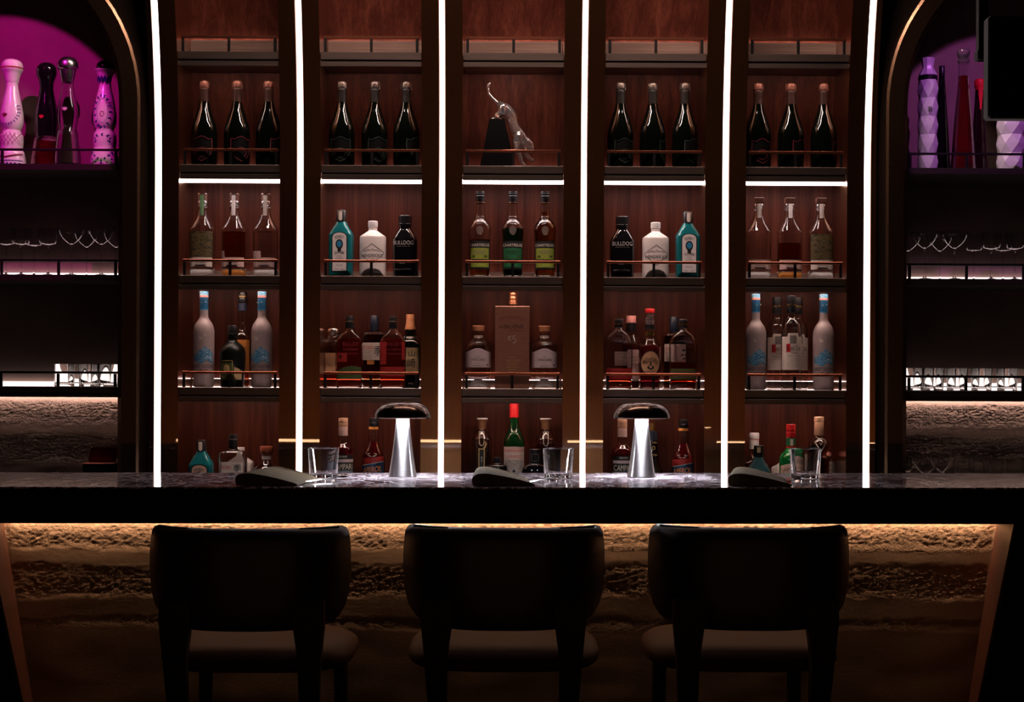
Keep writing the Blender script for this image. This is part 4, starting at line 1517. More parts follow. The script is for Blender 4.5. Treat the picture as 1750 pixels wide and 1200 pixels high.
def square_whisky(b, lx=0, full=True):
    b.body([(18, 0), (19.4, 1), (19.4, 1), (19.6, 10), (19.6, 90), (19, 94), (16, 96.5), (9, 98.5), (7.2, 100), (7, 103)], 'glass', 6, .85, 1.1, 'amberdark', 92)
    b.ring('cap', [(7.4, 100), (7.6, 100.5), (7.6, 124.5), (7.2, 125.2)], 'navycap')
    b.rx, b.ry, b.n = 19.5, 16.6, 6
    lb = b.patch('label', 'paper', -18, 18, 48, 78, .4, None, None, None, 14)
    b.text('TOKI', -8, 69.5, 17, 6, 'inkred', .8, lb)
    b.text('SUNTORY', -9, 63.5, 15, 2.4, 'inkgrey', .8, lb)
    b.text('WHISKY', -10, 60, 12.5, 2.4, 'inkgrey', .8, lb)
    for z in (56, 53.4, 50.6):
        b.line('print', 'inkgrey', [(-16, z), (-2, z)], .45, .7, lb)
    b.text('季', 9, 64, 14, 17, 'ink', .8, lb)
    b.patch('small_label', 'orangepaper', -10, 2, 40.5, 47.5, .45, lb, None, None, 6)
    return b.root


sq = square_whisky(new('whisky_bottle', 'square whisky bottle with white label between the red flasks', 639, 3, 5.965, -.03, 'square whisky bottles'))

b = new('whisky_bottle', 'dark whisky bottle with orange paper cap and brush lettered kraft label', 701, 3, 5.945, 0, G4)
b.body([(15, 0), (16.4, 1), (16.4, 1), (16.8, 10), (17, 70), (16.6, 76), (13.5, 82.5), (10.8, 86), (9.6, 92), (9.4, 98), (9.2, 101)], 'blackglass', 4, 1)
b.ring('paper_collar', [(12.6, 82.4), (11.9, 84.2), (10.9, 88.6), (10.2, 89)], 'paper')
b.ring('paper_cap', [(9.6, 100.5), (9.9, 101.5), (8.6, 107), (7.5, 113.4), (7.3, 114.5)], 'orangecap')
b.ring('cap', [(7.5, 114.7), (7.7, 118.5), (7.2, 119), (7.2, 120), (7.8, 120.5), (7.6, 126.6), (7.2, 127)], 'orangecap')
b.rx, b.ry, b.n = 16.9, 16.9, 4
lb = b.patch('label', 'kraft', -13, 15.6, 28, 69.5, .45, None, None, None, 14)
b.text('山', 3.5, 59.5, 11, 10, 'ink', .9, lb)
b.text('崎', 2.5, 43.5, 15, 16, 'ink', .9, lb)
for z in (55, 49, 43):
    b.line('print', 'inkgrey', [(-11.5, z), (-7, z)], .6, .8, lb)

b = new('whiskey_bottle', 'low clear bottle with peach label behind the green striped flask', 569, 3, 5.965, 0, G4)
b.body([(17, 0), (18.6, 1), (18.6, 1), (19, 10), (19, 74), (18, 80), (13.6, 85), (11, 88), (10.6, 90)], 'glass', 3, .9, 1.1, 'whisky', 60)
b.ring('cap', [(10.8, 90.3), (11.2, 91), (11.2, 101), (10.6, 102)], 'silvercap')
lb = b.patch('label', 'peachpaper', -12, 6, 24, 60, .5, None, None, None, 10)
b.text('RYE', -3, 40, 6, 2.4, 'ink', .9, lb)
b.text('WHISKEY', -3, 37, 7, 2, 'ink', .9, lb)


# --- centre bay: clear tequilas and the gift box
def tequila(label, px, sub):
    b = new('tequila_bottle', label, px, 3, 5.866, 0, 'cork stopped tequila bottles')
    b.body([(20.5, 17.5), (21.8, 18.5), (21.8, 18.5), (22.2, 24), (22.3, 66), (21.6, 72), (18.4, 77.5), (12, 83), (8.4, 87), (7.2, 90), (7.2, 93), (8.2, 96), (8.4, 97)], 'glass', 2, 1, 1.2, 'clearspirit', 70)
    b.ring('stopper', [(8.8, 97.2), (9.6, 98), (10.7, 106), (10.2, 106.8)], 'cork')
    b.ring('neck_label', [(7.5, 86.2), (7.5, 90.2)], 'paper')
    # the moulded mountain inside the foot
    b.ring('foot_rim', [(20.6, 0), (22, 1), (22, 2.4), (20, 3.4)], 'glass')
    b.ring('moulded_foot', [(19.5, 3.5), (17.5, 6), (12.5, 10.5), (8.5, 14), (5, 16.6), (2.5, 17.3)], 'footglass', smooth=True)
    b.rx = b.ry = 22.2
    lb = b.patch('label', 'paperlilac', -21.4, 21.4, 35.5, 0, .5, None, lambda x: 65 + 3.2 * cos(x * .14), None, 24)
    b.text('VOLCAN', 0, 49, 23, 4, 'ink', .95, lb)
    b.text('DE MI', 0, 53.6, 5.5, 1.6, 'ink', .95, lb)
    b.line('arc', 'inkgrey', [(x, 60 + 4 * cos(x * .14)) for x in range(-14, 15, 2)], .35, .9, lb)
    b.text('TEQUILA', 0, 42.4, 9, 1.5, 'inkgrey', .95, lb)
    b.text(sub, 0, 38.4, 15, 2.2, 'ink', .95, lb)
    b.disc('stamp', 'inkmaroon', 16, 40, 1.4, 1.4, .9, lb, 12)
    return b.root


tequila('clear cork stopped tequila bottle with pale label, left of the copper gift box', 817, 'BLANCO')
tequila('clear cork stopped tequila bottle with pale label, right of the copper gift box', 930, 'CRISTALINO')

b = new('gift_box', 'tall copper brown whisky gift box with dark lettering in the centre bay', 875, 3, 5.862)
MB().rbox(-29 * K, 29 * K, -22 * K, 22 * K, 0, 139 * K, .0015).build('carton', 'coppertube', b.root)
b.rx, b.ry, b.n = 29, 22.0, 60
b.surf = lambda x, rx=None, ry=None, n=None: -22.0
b.text('THE', -19, 104, 8, 4, 'ink', .3)
b.text('BALVENIE', 3, 104.5, 32, 6.4, 'ink', .3)
b.line('arch_rule', 'inkmaroon', [(x, 121 - .0085 * x * x) for x in range(-23, 24, 2)], 1.0, .25)
b.line('arch_rule', 'inkmaroon', [(x, 117.8 - .0085 * x * x) for x in range(-23, 24, 2)], .5, .25)
b.line('rule', 'inkmaroon', [(-3, 97.4), (22, 97.4)], .9, .25)
b.line('numeral', 'inksilver', [(-7.6, 87), (-2, 88.8), (-7.4, 82.6), (-1.6, 82)], .8, .25)
b.line('numeral', 'inksilver', [(6, 89), (1, 88.6), (1, 84.4), (4.6, 84), (6.4, 81), (5.6, 77.8), (2.4, 77.2), (.2, 78.4)], .9, .25)
for z, w in ((53, 10), (48, 24), (44, 22), (40, 16), (36, 22), (32, 14)):
    b.line('print', 'inkgold', [(-w / 2 + 1, z), (w / 2 + 1, z)], .5, .25)

b = new('whisky_bottle', 'copper capped bottle standing behind the tall copper gift box', 876, 3, 5.968, 0, G4)
b.body([(16, 0), (17.6, 1), (17.6, 1), (18, 100), (15, 116), (8, 126), (6.4, 132), (6.2, 146)], 'glass', 2, 1, 1.1, 'amber', 112)
b.ring('cap', [(6.8, 145.2), (7.5, 146), (7.5, 152.5), (7.1, 153), (7.5, 153.6), (7.5, 160), (7.1, 160.6), (7.5, 161.2), (7.5, 166.4), (7.1, 167)], 'coppercap')


# --- bay right of centre
def dome(label, px, Y, level, green):
    b = new('whiskey_bottle', label, px, 3, Y, 0, 'dome shouldered whiskey bottles')
    b.body([(20.5, 0), (22, 1.5), (22, 1.5), (22.8, 8), (23.4, 60), (23.6, 74), (22, 83), (18, 91), (12.5, 97), (8.2, 101), (6.9, 104.5), (6.8, 106)], 'glass', 2.5, .6, 1.2, 'whisky', level)
    b.ring('neck_sleeve', [(7.2, 104.4), (7.4, 105), (7.4, 108.6)], 'blackcap')
    b.ring('neck_band', [(7.6, 108.8), (7.6, 111.4)], 'goldcap')
    b.ring('cap', [(7.3, 111.6), (7.4, 112), (7.4, 118), (6.9, 118.8)], 'blackcap')
    b.rx, b.ry, b.n = 23.2, 13.9, 2.5
    lb = b.patch('label', 'greenstripe' if green else 'redpaper', -21.8, 21.8, 17, 35, .4, None, None, None, 16)
    b.line('rule', 'inkmaroon', [(-21, 31), (21, 31)], .7, .7, lb)
    b.line('rule', 'inkmaroon', [(-21, 21), (21, 21)], .7, .7, lb)
    return b


b = dome('clear dome shouldered whiskey bottle with red base, left of the pink capped bottle', 1057, 5.848, 36, False)
lb = b.patch('back_label', 'paperpink', -6, 20, 40, 64, -25.5, None, None, None, 10)
for z, w in ((60, 8), (54, 6), (47, 9)):
    b.text('BOURBON', 8, z, w * 2, 3, 'inkgrey', .5)
b = dome('clear dome shouldered whiskey bottle with green band, in front of the white labelled bottle', 1167, 5.848, 46, True)
lb = b.patch('back_label', 'paperpink', -20, 6, 46, 76, -25.5, None, None, None, 10)
b.leaves('print', 'ink', [(0, 66, 9, 4, .1), (-3, 58, 6, 3, .6), (3, 58, 6, 3, -.4), (1, 52, 8, 3, .2)], .5)

b = new('whiskey_bottle', 'pink capped whiskey bottle behind the clear dome shouldered bottle', 1078, 3, 5.965, 0, G4)
b.body([(14.6, 0), (16, 1), (16, 1), (16.2, 10), (16.2, 70), (15.2, 78), (11.5, 88), (8.8, 95), (8.3, 103)], 'glass', 2, 1, 1, 'redspirit', 76)
b.ring('neck_sleeve', [(8.6, 100), (9, 101), (9, 114.6)], 'blackcap')
b.ring('neck_band', [(9.1, 114.8), (9.1, 116.4)], 'pinkcap')
b.ring('cap', [(8.6, 116.6), (8.6, 126), (8.2, 126.8)], 'pinkcap')
lb = b.patch('label', 'paperpink', -6, 12, 14, 68, .5, None, None, None, 10)
for z, t in ((55, 'RYE'), (49, 'MALT'), (43, 'BOND')):
    b.text(t, 5, z, 9, 3, 'inkgrey', .9, lb)

b = new('whiskey_bottle', 'dark whiskey bottle with red cap and oval orange label', 1110, 3, 5.862, 0, G4)
b.body([(16.5, 0), (18, 1), (18, 1), (18.6, 10), (18.8, 68), (18.2, 73), (14.2, 79), (9.8, 86), (8.4, 90), (8.1, 100), (8.1, 108)], 'glass', 2, 1, 1.1, 'redspirit', 74)
b.ring('neck_label', [(8.5, 90.5), (8.5, 98.5)], 'goldcap')
b.ring('neck_band', [(8.6, 102), (8.7, 109.5)], 'blackcap')
b.ring('stopper', [(8.2, 110), (8.6, 111.5), (8.2, 117), (7.4, 119), (7.6, 129)], 'crystal')
b.ring('cap', [(7.9, 129.6), (8.2, 130), (8.2, 136), (7.7, 136.8)], 'redcap')
for x in (-4, 4):
    b.disc('stud', 'inkcream', x, 105.5, .8, .8, .4, None, 10) if False else None
b.rx = b.ry = 18.7
lb = b.disc('label', 'ink', 0, 44, 16.6, 21.4, .5)
b.disc('label_field', 'orangelabel', 0, 44, 15.4, 20, .85, lb)
b.text("MICHTER'S", 0, 50.5, 26, 7, 'ink', 1.2, lb, 13)
b.leaves('still', 'ink', [(0, 37, 9, 12, 1.57), (0, 44, 8, 3, 1.4)], 1.2, lb)
b.line('print', 'inkgrey', [(-8, 30), (8, 30)], .8, 1.2, lb)

put(sq, 1151, 3, 5.968, 'square whisky bottle with white label behind the dome shouldered bottle', .04)


# --- last bay: clear vodkas
def clear_vodka(label, px, Y):
    b = new('vodka_bottle', label, px, 3, Y, 0, 'clear vodka bottles')
    b.body([(15.6, 0), (16.9, 1), (16.9, 1), (17.2, 4), (17.2, 30), (17.3, 94), (17.3, 94), (17.6, 95), (17.3, 96), (17.3, 98), (17.6, 99), (17.3, 100), (17.3, 100), (17, 105), (15, 112), (11, 118.5), (8.4, 122), (7.6, 125), (7.6, 132)], 'glass', 2, 1, 1.1, 'clearspirit', 112)
    b.ring('collar', [(7.9, 131), (8.1, 131.5), (8.1, 143)], 'blackcap')
    b.ring('collar_band', [(8.3, 143.2), (8.3, 145.4)], 'goldcap')
    b.ring('cap', [(8, 145.6), (8.1, 146), (8.1, 159.4), (7.6, 160)], 'blackcap')
    b.rx = b.ry = 17.3
    lb = b.patch('label', 'paper', -16.6, 16.6, 34, 0, .5, None, lambda x: 96 if abs(x) < 8.6 else 90, None, 24)
    b.patch('crest', 'inkgrey', -5.6, 5.6, 78, 92, .8, lb, None, None, 6)
    b.patch('letter_box', 'redcap', -11, -4.6, 64, 78, .8, lb, None, None, 6)
    b.text('K', -7.8, 71, 5, 11, 'ink', 1.1, lb)
    b.text('etel One', 4, 71, 17.5, 9.5, 'ink', 1.1, lb)
    b.text('VODKA', 2, 62.5, 12, 3, 'inkmaroon', 1.1, lb)
    b.text('Distilled from Wheat', 1, 57.5, 20, 2, 'inkgrey', 1.1, lb)
    for z in (52, 48.5, 44, 40.5):
        b.line('print', 'inkgrey', [(-9, z), (10, z)], .3, .8, lb)
    return b.root


kv = clear_vodka('clear vodka bottle with white label in front of two others like it', 1352, 5.853)
put(kv, 1327, 3, 5.952, 'clear vodka bottle with white label, behind and left of the front one')
put(kv, 1363, 3, 5.968, 'clear vodka bottle with white label, behind and right of the front one')


# --- bottom row, standing on the low back counter
def low(name, label, px, Y=5.865, rz=0.0, group='bottles on the low back counter'):
    return Bottle(name, label, px, 860, ZC0 + .0005, Y, rz, group)


def lowz(b, top, nominal):
    """the height of a low bottle: its top edge meets the photo row TOP"""
    z = W(b.x / 5.6 * 0 + 875, top, b.root.location.y)[1]
    want = z - ZC0
    s = want / (nominal * K)
    b.root.scale = (1, 1, 1)
    return s


LK = lambda top, Y: (W(875, top, Y)[1] - ZC0) * 441.0       # height in px units of a bottle on the low counter whose top is at row TOP
LY = 5.865

# bay 1
h = LK(755, LY)
b = low('gin_bottle', 'teal gin bottle on the low counter in the first bay', 344, LY, -.05)
o = h - 113
b.body([(18, 0), (20, 1.2), (20, 1.2), (20.3, 8), (20.4, 66 + o), (20.2, 71 + o), (18.5, 75 + o), (11.5, 87 + o), (9.4, 91 + o), (8.4, 94 + o), (8.2, 97 + o)], 'tealglass', 5, .72)
b.ring('cap', [(8.6, 93 + o), (8.6, 112 + o), (8.0, 113 + o)], 'blackcap')
b.patch('cap_label', 'paper', -3.2, 3.2, 96 + o, 110 + o, .5, None, None, lambda x: 95 + o + .25 * x * x, 6, 8.7)
b.rx, b.ry, b.n = 20.4, 14.7, 5
lb = b.patch('label', 'blacklabel', -14.4, 14.4, 20, 0, .4, None, lambda x: 64 + o + 9 * sqrt(max(0, 1 - (x / 14.4) ** 2)), None, 18)
b.patch('label_field', 'peachpale', -12.6, 12.6, 22, 0, .75, lb, lambda x: 63.4 + o + 7.6 * sqrt(max(0, 1 - (x / 12.6) ** 2)), None, 18)
b.text('BOMBAY', 0, 64 + o, 16, 5, 'ink', 1.1, lb, 15)
b.disc('medallion', 'ink', 0, 54 + o, 6, 6.5, 1.1, lb)

h = LK(745, 5.845)
o = h - 125
b = low('whisky_bottle', 'square whisky bottle with black cap and cream label on the low counter, first bay', 398, 5.845, .04)
b.body([(20, 0), (22, 1), (22, 1), (22.4, 10), (22.4, 90 + o), (21.4, 94 + o), (17, 97 + o), (9, 99 + o), (7.4, 101 + o), (7.2, 103 + o)], 'glass', 6, .8, 1.2, 'amberdark', 70 + o)
b.ring('cap', [(7.4, 101 + o), (7.6, 101.6 + o), (7.6, 124 + o), (7, 125 + o)], 'blackcap')
b.ring('cap_band', [(7.8, 116 + o), (7.8, 117.4 + o)], 'inkgrey')
b.rx, b.ry, b.n = 22.3, 17.8, 6
lb = b.patch('label', 'paper', -21, 21, 36, 79 + o, .4, None, None, None, 14)
b.text('TOKI', -10, 70 + o, 18, 5.6, 'inkred', .8, lb)
b.text('季', 9.5, 69 + o, 13, 12, 'ink', .8, lb)

h = LK(767, 5.975)
b = low('gin_bottle', 'white ceramic gin bottle behind the cream labelled square bottle', 411, 5.975, 0)
b.body([(20, 0), (22, 1), (22, 1), (22.4, 5), (22.4, h - 27), (22.4, h - 27), (21.6, h - 24.5), (21.6, h - 24.5), (7.6, h - 15), (7.6, h - 15), (7, h - 12), (7, h - 10)], 'ceramicw', 2.6, .66)
b.ring('cap', [(6.9, h - 9.8), (6.9, h - 1), (6.2, h)], 'whitecap')

h = LK(765, LY)
b = low('tequila_bottle', 'cork stopped clear bottle behind the folded napkin in the first bay', 455, LY, 0)
b.body([(26, 0), (28, 1.5), (28, 1.5), (28.6, 10), (28.6, h - 52), (27, h - 46), (20, h - 37), (11, h - 28), (7.8, h - 23), (7.6, h - 16), (9.6, h - 12), (9.8, h - 11)], 'glass', 2, 1, 1.3, 'clearspirit', h - 58)
b.ring('stopper', [(10.4, h - 10.8), (10.8, h - 10), (11, h - 1), (10.4, h)], 'corkred')
b.ring('neck_label', [(7.9, h - 22), (7.9, h - 16.4)], 'paper')


# bays 2 and 4: red aperitifs
def bitter(label, px):
    h = LK(716, LY)
    b = low('aperitif_bottle', label, px, LY, .08)
    b.body([(15.5, 0), (17, 1), (17, 1), (17.5, 10), (17.7, h - 58), (17, h - 52), (13, h - 47), (9, h - 42), (7.6, h - 36), (7.4, h - 20), (7.3, h - 15)], 'glass', 2, 1, 1.1, 'redspirit', h - 44)
    b.ring('neck_label', [(8, h - 30), (7.9, h - 15)], 'paperpink')
    b.ring('cap', [(7.9, h - 14.6), (8.1, h - 14), (8.1, h - 9), (7.7, h - 8.6), (8.1, h - 8), (8.1, h - 4), (7.7, h - 3.6), (8.1, h - 3), (8, h - .4), (7.4, h)], 'tancap')
    b.rx = b.ry = 17.7
    lb = b.patch('label', 'blacklabel', -17, 17, h - 118, h - 62, .5, None, None, None, 18)
    b.text('MILANO', 0, h - 65, 14, 3, 'inkcream', .9, lb)
    b.patch('label_band', 'paperlilac', -17, 17, h - 74.5, h - 69.5, .8, lb, None, None, 14)
    b.text('CAMPARI', 0, h - 82, 32, 9.6, 'inkcream', .95, lb)
    b.patch('label_field', 'greyblue', -17, 17, h - 118, h - 88.5, .8, lb, None, None, 14)
    return b.root


def spritz(label, px, rz=-.05):
    h = LK(716, LY)
    b = low('aperitif_bottle', label, px, LY, rz)
    b.body([(17, 0), (18.6, 1), (18.6, 1), (19, 10), (19.4, h - 78), (18.6, h - 66), (16, h - 56), (12.5, h - 49), (9.4, h - 42), (8.4, h - 35), (8.0, h - 20), (7.6, h - 15)], 'glass', 2, 1, 1.1, 'redspirit', h - 40)
    b.ring('neck_seal', [(8.2, h - 19), (8, h - 14.5)], 'orangepaper')
    b.ring('cap', [(8.2, h - 14.3), (8.4, h - 13.8), (8.4, h - 8), (8, h - 7.5), (8.4, h - 7), (8.2, h - .6), (7.6, h)], 'blackcap')
    b.rx = b.ry = 18.9
    lb = b.patch('label', 'bluelabel', -18, 18, h - 118, h - 80, .5, None, lambda x: h - 76.5 + .2 * x, None, 18)
    b.line('label_edge', 'inksilver', [(-18, h - 80), (18, h - 73)], 1.0, .9, lb)
    b.text('APEROL', 0, h - 86.5, 32, 9.5, 'inkorange', .95, lb, 0, None, .15, 'lettering', .12)
    b.patch('label_band', 'redpaper', -18, 18, h - 76, h - 66, .5, lb, lambda x: h - 66 + .1 * x, lambda x: h - 75.5 + .2 * x, 14)
    b.leaves('emblem', 'inkcream', [(-6, h - 60, 7, 1.6, .3), (6, h - 60, 7, 1.6, -.3), (-4, h - 63.5, 8, 1.6, -.3), (4, h - 63.5, 8, 1.6, .3)], .6)
    return b.root


bitter('red aperitif bottle with cream lettering behind the tumbler in the second bay', 586)
spritz('red aperitif bottle with orange lettering beside the first lamp', 638)
bitter('red aperitif bottle with cream lettering beside and behind the second lamp', 1063)
spritz('red aperitif bottle with orange lettering, right of the second lamp', 1167, -.2)
h = LK(723, LY)
b = low('vermouth_bottle', 'black bottle with gold cap half hidden by the second lamp', 1114, 5.965)
b.body([(21, 0), (22.6, 1), (22.6, 1), (22.8, h - 96), (20.5, h - 88), (15.5, h - 76), (12, h - 62), (10.4, h - 50), (9.6, h - 36), (8.6, h - 16)], 'blackglass')
b.ring('neck_sleeve', [(9.8, h - 30), (9.0, h - 14)], 'navycap')
b.ring('cap', [(7.4, h - 13.6), (7.6, h - 13), (7.4, h - .6), (6.9, h)], 'goldcap')
b.rx = b.ry = 11
lb = b.text('RISERVA', 3.4, h - 34, 9, 3, 'inkgold', .6, None, 0, 9.8)
lb.name = 'label'
b.line('ornament', 'inkgold', [(2 + 2.4 * cos(t * .7), h - 43 + 3 * sin(t * .7)) for t in range(9)], .8, .5, lb, True, 10.2)
b.text('GRAN', 3.4, h - 55, 9, 4, 'inkgold', .6, lb, 0, 11.2)


# bay 3
def deco(label, px, liquid, level, vertical):
    h = LK(715, 5.965)
    b = low('liqueur_bottle', label, px, 5.965)
    b.body([(13, 0), (14.5, 1), (14.5, 1), (15, h - 90), (16.6, h - 66), (17.8, h - 42), (17.2, h - 36), (17.2, h - 36), (13.6, h - 29), (10.6, h - 23.5), (10.6, h - 23.5), (7.8, h - 20.5), (7.0, h - 18)], 'glass', 2.6, .9, 1.2, liquid, level(h), 'glass_body', 10)
    b.ring('stopper', [(6.9, h - 18.6), (7.2, h - 12), (7.8, h - 7), (9.4, h - 3), (10, h - 2)], 'stopperbronze', smooth=True)
    b.ring('stopper_plate', [(10.2, h - 1.9), (10.2, h - .6), (9.6, h)], 'whitecap')
    b.line('neck_tag', 'inkcream', [(-4, h - 23), (4, h - 23), (4, h - 42), (2.6, h - 46), (0, h - 47.5), (-2.6, h - 46), (-4, h - 42)], 1.0, .9, None, True)
    if vertical:
        lb = b.patch('label', 'inkgold', -5.4, 5.4, h - 118, h - 52, .6, None, None, None, 6)
        b.patch('label_field', 'blacklabel', -3.8, 3.8, h - 116, h - 54, .9, lb, None, None, 6)
        for i, c in enumerate('ST-GERMAIN'):
            if c != '-':
                b.text(c, .2, h - 68 - i * 6.0, 2.8, 4.0, 'inkcream', 1.2, lb)
        b.leaves('ornament', 'inkgold', [(5, h - 50, 9, 3.4, .9), (7, h - 45, 8, 3, 1.3), (5, h - 41, 6, 2.6, .6)], 1.0, lb)
    return b.root


deco('clear fluted liqueur bottle with flared stopper and upright black gold label', 823, 'clearspirit', lambda h: h - 48, True)
deco('amber fluted liqueur bottle with flared stopper behind the middle tumbler', 932, 'amber', lambda h: h - 44, False)
h = LK(690, 5.935)
b = low('liqueur_bottle', 'green liqueur bottle with tall red cap and cream label in the centre bay', 878, 5.935)
b.body([(16, 0), (18, 1), (18, 1), (18.3, h - 76), (17.8, h - 70), (16.8, h - 62), (14, h - 53), (10.2, h - 45), (8.2, h - 38), (7.6, h - 28), (7.4, h - 22)], 'greenglass')
b.ring('cap', [(7.9, h - 24), (8.2, h - 23.6), (8.2, h - 9), (7.9, h - 8.6), (8.2, h - 8.2), (8.2, h - .6), (7.7, h)], 'redcap')
b.disc('crest', 'crestgreen', 0, h - 55, 6.5, 7.5, .5) if False else None
b.rx = b.ry = 18.2
lb = b.patch('label', 'paper', -17.4, 17.4, h - 150, h - 74, .5, None, None, None, 20)
b.patch('label_band', 'paperpink', -17.5, 17.5, h - 84, h - 75, .8, lb, lambda x: h - 74 + .6 * cos(x * .15), None, 18)
b.line('rule', 'inkred', [(-17, h - 80.5), (17, h - 80.5)], .8, 1.1, lb)
b.text('LUXARDO', 0, h - 90.5, 27.5, 5.6, 'inkred', 1.0, lb)
b.patch('label_picture', 'pattern', -15, 15, h - 118, h - 96, .8, lb, None, None, 16)
b.disc('stamp', 'ink', 0, h - 115.5, 2.6, 2.6, 1.2, lb, 14)
b.rx = b.ry = 13.6
b.leaves('crest', 'crestgreen', [(0, h - 54, 11, 9, 1.57), (-4, h - 57, 7, 4, .9), (4, h - 57, 7, 4, 2.2), (-3.5, h - 50, 6, 3, 2.2), (3.5, h - 50, 6, 3, .9)], .4)

h = LK(782, LY)
b = low('syrup_bottle', 'small black capped dark bottle between the fluted and red capped bottles', 849, 5.86)
b.body([(17, 0), (18, 1), (18, 1), (18, h - 17), (16.6, h - 13.4), (8, h - 11), (6.4, h - 9.4), (6.2, h - 7)], 'blackglass')
b.ring('cap', [(6.4, h - 8), (6.6, h - 7.5), (6.6, h - .5), (6, h)], 'blackcap')
h = LK(767, LY)
b = low('liqueur_bottle', 'dark squat bottle with broad black cap beside the red capped bottle', 914, 5.825)
b.body([(20, 0), (21.6, 1.4), (21.6, 1.4), (21.8, h - 40), (21, h - 33), (16, h - 27), (10, h - 24.5), (9.2, h - 23)], 'blackglass', 2, .62)
cp_ = b.ring('cap', [(9.4, h - 24), (9.7, h - 23.5), (9.7, h - .6), (9.1, h)], 'blackcap')
b.line('cap_print', 'inkgrey', [(-6, h - 8), (-6, h - 20), (6, h - 20), (6, h - 8)], .6, .6, cp_, True, 9.7)

# bay 5
h = LK(738, 5.975)
b = low('liqueur_bottle', 'white capped bottle with grey paper neck behind the dark teal bottle', 1288, 5.975)
b.body([(24, 0), (26, 1), (26, 1), (26, h - 56), (23, h - 50), (13, h - 44), (8.4, h - 37), (7.8, h - 30), (7.8, h - 13)], 'glass', 2, .7, 1.1, 'redspirit', h - 52)
b.ring('neck_label', [(8.4, h - 28), (8.4, h - 13)], 'whitecap')
b.ring('neck_band', [(8.6, h - 12.8), (8.6, h - 11.2)], 'pinkcap')
b.ring('cap', [(8.4, h - 10.8), (8.9, h - 10), (8.9, h - 2), (8.2, h)], 'whitecap')
h = LK(759, LY)
b = low('gin_bottle', 'dark teal sloping shouldered bottle behind the last napkin', 1296, 5.835, -.1)
b.body([(18, 0), (19.4, 1), (19.4, 1), (19.8, 8), (19.8, h - 46), (19, h - 41), (13, h - 31), (9.6, h - 24), (8, h - 19), (7.8, h - 16)], 'tealdark', 4, .72)
b.ring('cap', [(8, h - 20), (8.2, h - 19.5), (8.2, h - .8), (7.6, h)], 'blackcap')
b.patch('cap_label', 'kraft', -3, 3, h - 12, h - 3, .5, None, None, None, 4, 8.3)
b.rx, b.ry, b.n = 19.6, 14.1, 4
lb = b.patch('label', 'blacklabel', -13.6, 13.6, 18, 0, .4, None, lambda x: h - 50 + 8 * sqrt(max(0, 1 - (x / 13.6) ** 2)), None, 16)
b.patch('label_field', 'paper', -12, 12, 20, 0, .7, lb, lambda x: h - 51 + 7 * sqrt(max(0, 1 - (x / 12) ** 2)), None, 16)
h = LK(782, LY)
b = low('gin_bottle', 'white ceramic bottle half hidden behind the green whiskey bottle', 1340, 5.975)
b.body([(20, 0), (22, 1), (22, 1), (22.2, h - 19), (22.2, h - 19), (21.4, h - 17), (21.4, h - 17), (8, h - 8), (7.6, h - 7)], 'ceramicw', 2.6, .6)
b.ring('cap', [(7.4, h - 6.8), (7.4, h - .5), (7, h)], 'whitecap')
h = LK(723, LY)
b = low('whiskey_bottle', 'green whiskey bottle with red cap and cream label behind the last tumbler', 1351, 5.845)
b.body([(17.5, 0), (19, 1), (19, 1), (19.3, h - 62), (18.6, h - 56), (15.5, h - 50), (10.5, h - 45), (8, h - 40), (7.4, h - 30), (7.4, h - 22)], 'jamglass')
b.ring('neck_wrap', [(7.7, h - 36), (7.7, h - 23)], 'greenpaper')
b.patch('neck_label', 'paper', -2.4, 2.4, h - 36, h - 25, .5, None, None, None, 4, 7.7)
b.ring('neck_band', [(8, h - 42), (7.9, h - 37)], 'redcap')
b.ring('cap', [(7.9, h - 22.6), (8.1, h - 22), (8.1, h - 13), (7.7, h - 12.6), (8, h - 12), (8, h - 8), (7.6, h - 7.6), (8, h - 7), (7.6, h - 3), (7.8, h - .6), (7.2, h)], 'redcap')
b.rx = b.ry = 19.2
lb = b.patch('label', 'peachpale', -18.4, 18.4, h - 130, h - 70, .5, None, lambda x: h - 66 - .012 * x * x, None, 20)
b.text('JAMESON', 0, h - 76, 34, 8, 'ink', .95, lb, 46)
b.line('print', 'inkgrey', [(-12, h - 86), (12, h - 86)], 1, .9, lb)
b.line('print', 'inkgold', [(-9, h - 92), (9, h - 92)], 2, .9, lb)
h = LK(710, LY)
b = low('cognac_bottle', 'tall bottle with long tan capsule and white V shaped collar in the last bay', 1399, 5.865)
b.body([(15, 0), (17, 1), (17, 1), (17.5, h - 70), (12, h - 64), (12, h - 64), (17.4, h - 50), (17.4, h - 46), (13.5, h - 40), (9, h - 35.5), (8, h - 33), (7.6, h - 30)], 'glass', 2, 1, 1.1, 'darkcognac', h - 48)
b.ring('capsule', [(8, h - 31.8), (8.2, h - 31), (7.9, h - 9.4)], 'tancap')
b.ring('cap', [(8, h - 9), (8.3, h - 8.4), (8.3, h - .8), (7.6, h)], 'tancap')
b.rx = b.ry = 17.2
lb = b.line('collar_label', 'inkcream', [(-10, h - 42), (-4, h - 37.5), (4, h - 37.5), (10, h - 42), (0, h - 59)], 1.4, .6, None, True)
b.line('collar_mark', 'inkcream', [(-2.4, h - 43), (0, h - 48), (2.4, h - 43)], .9, .6, lb)
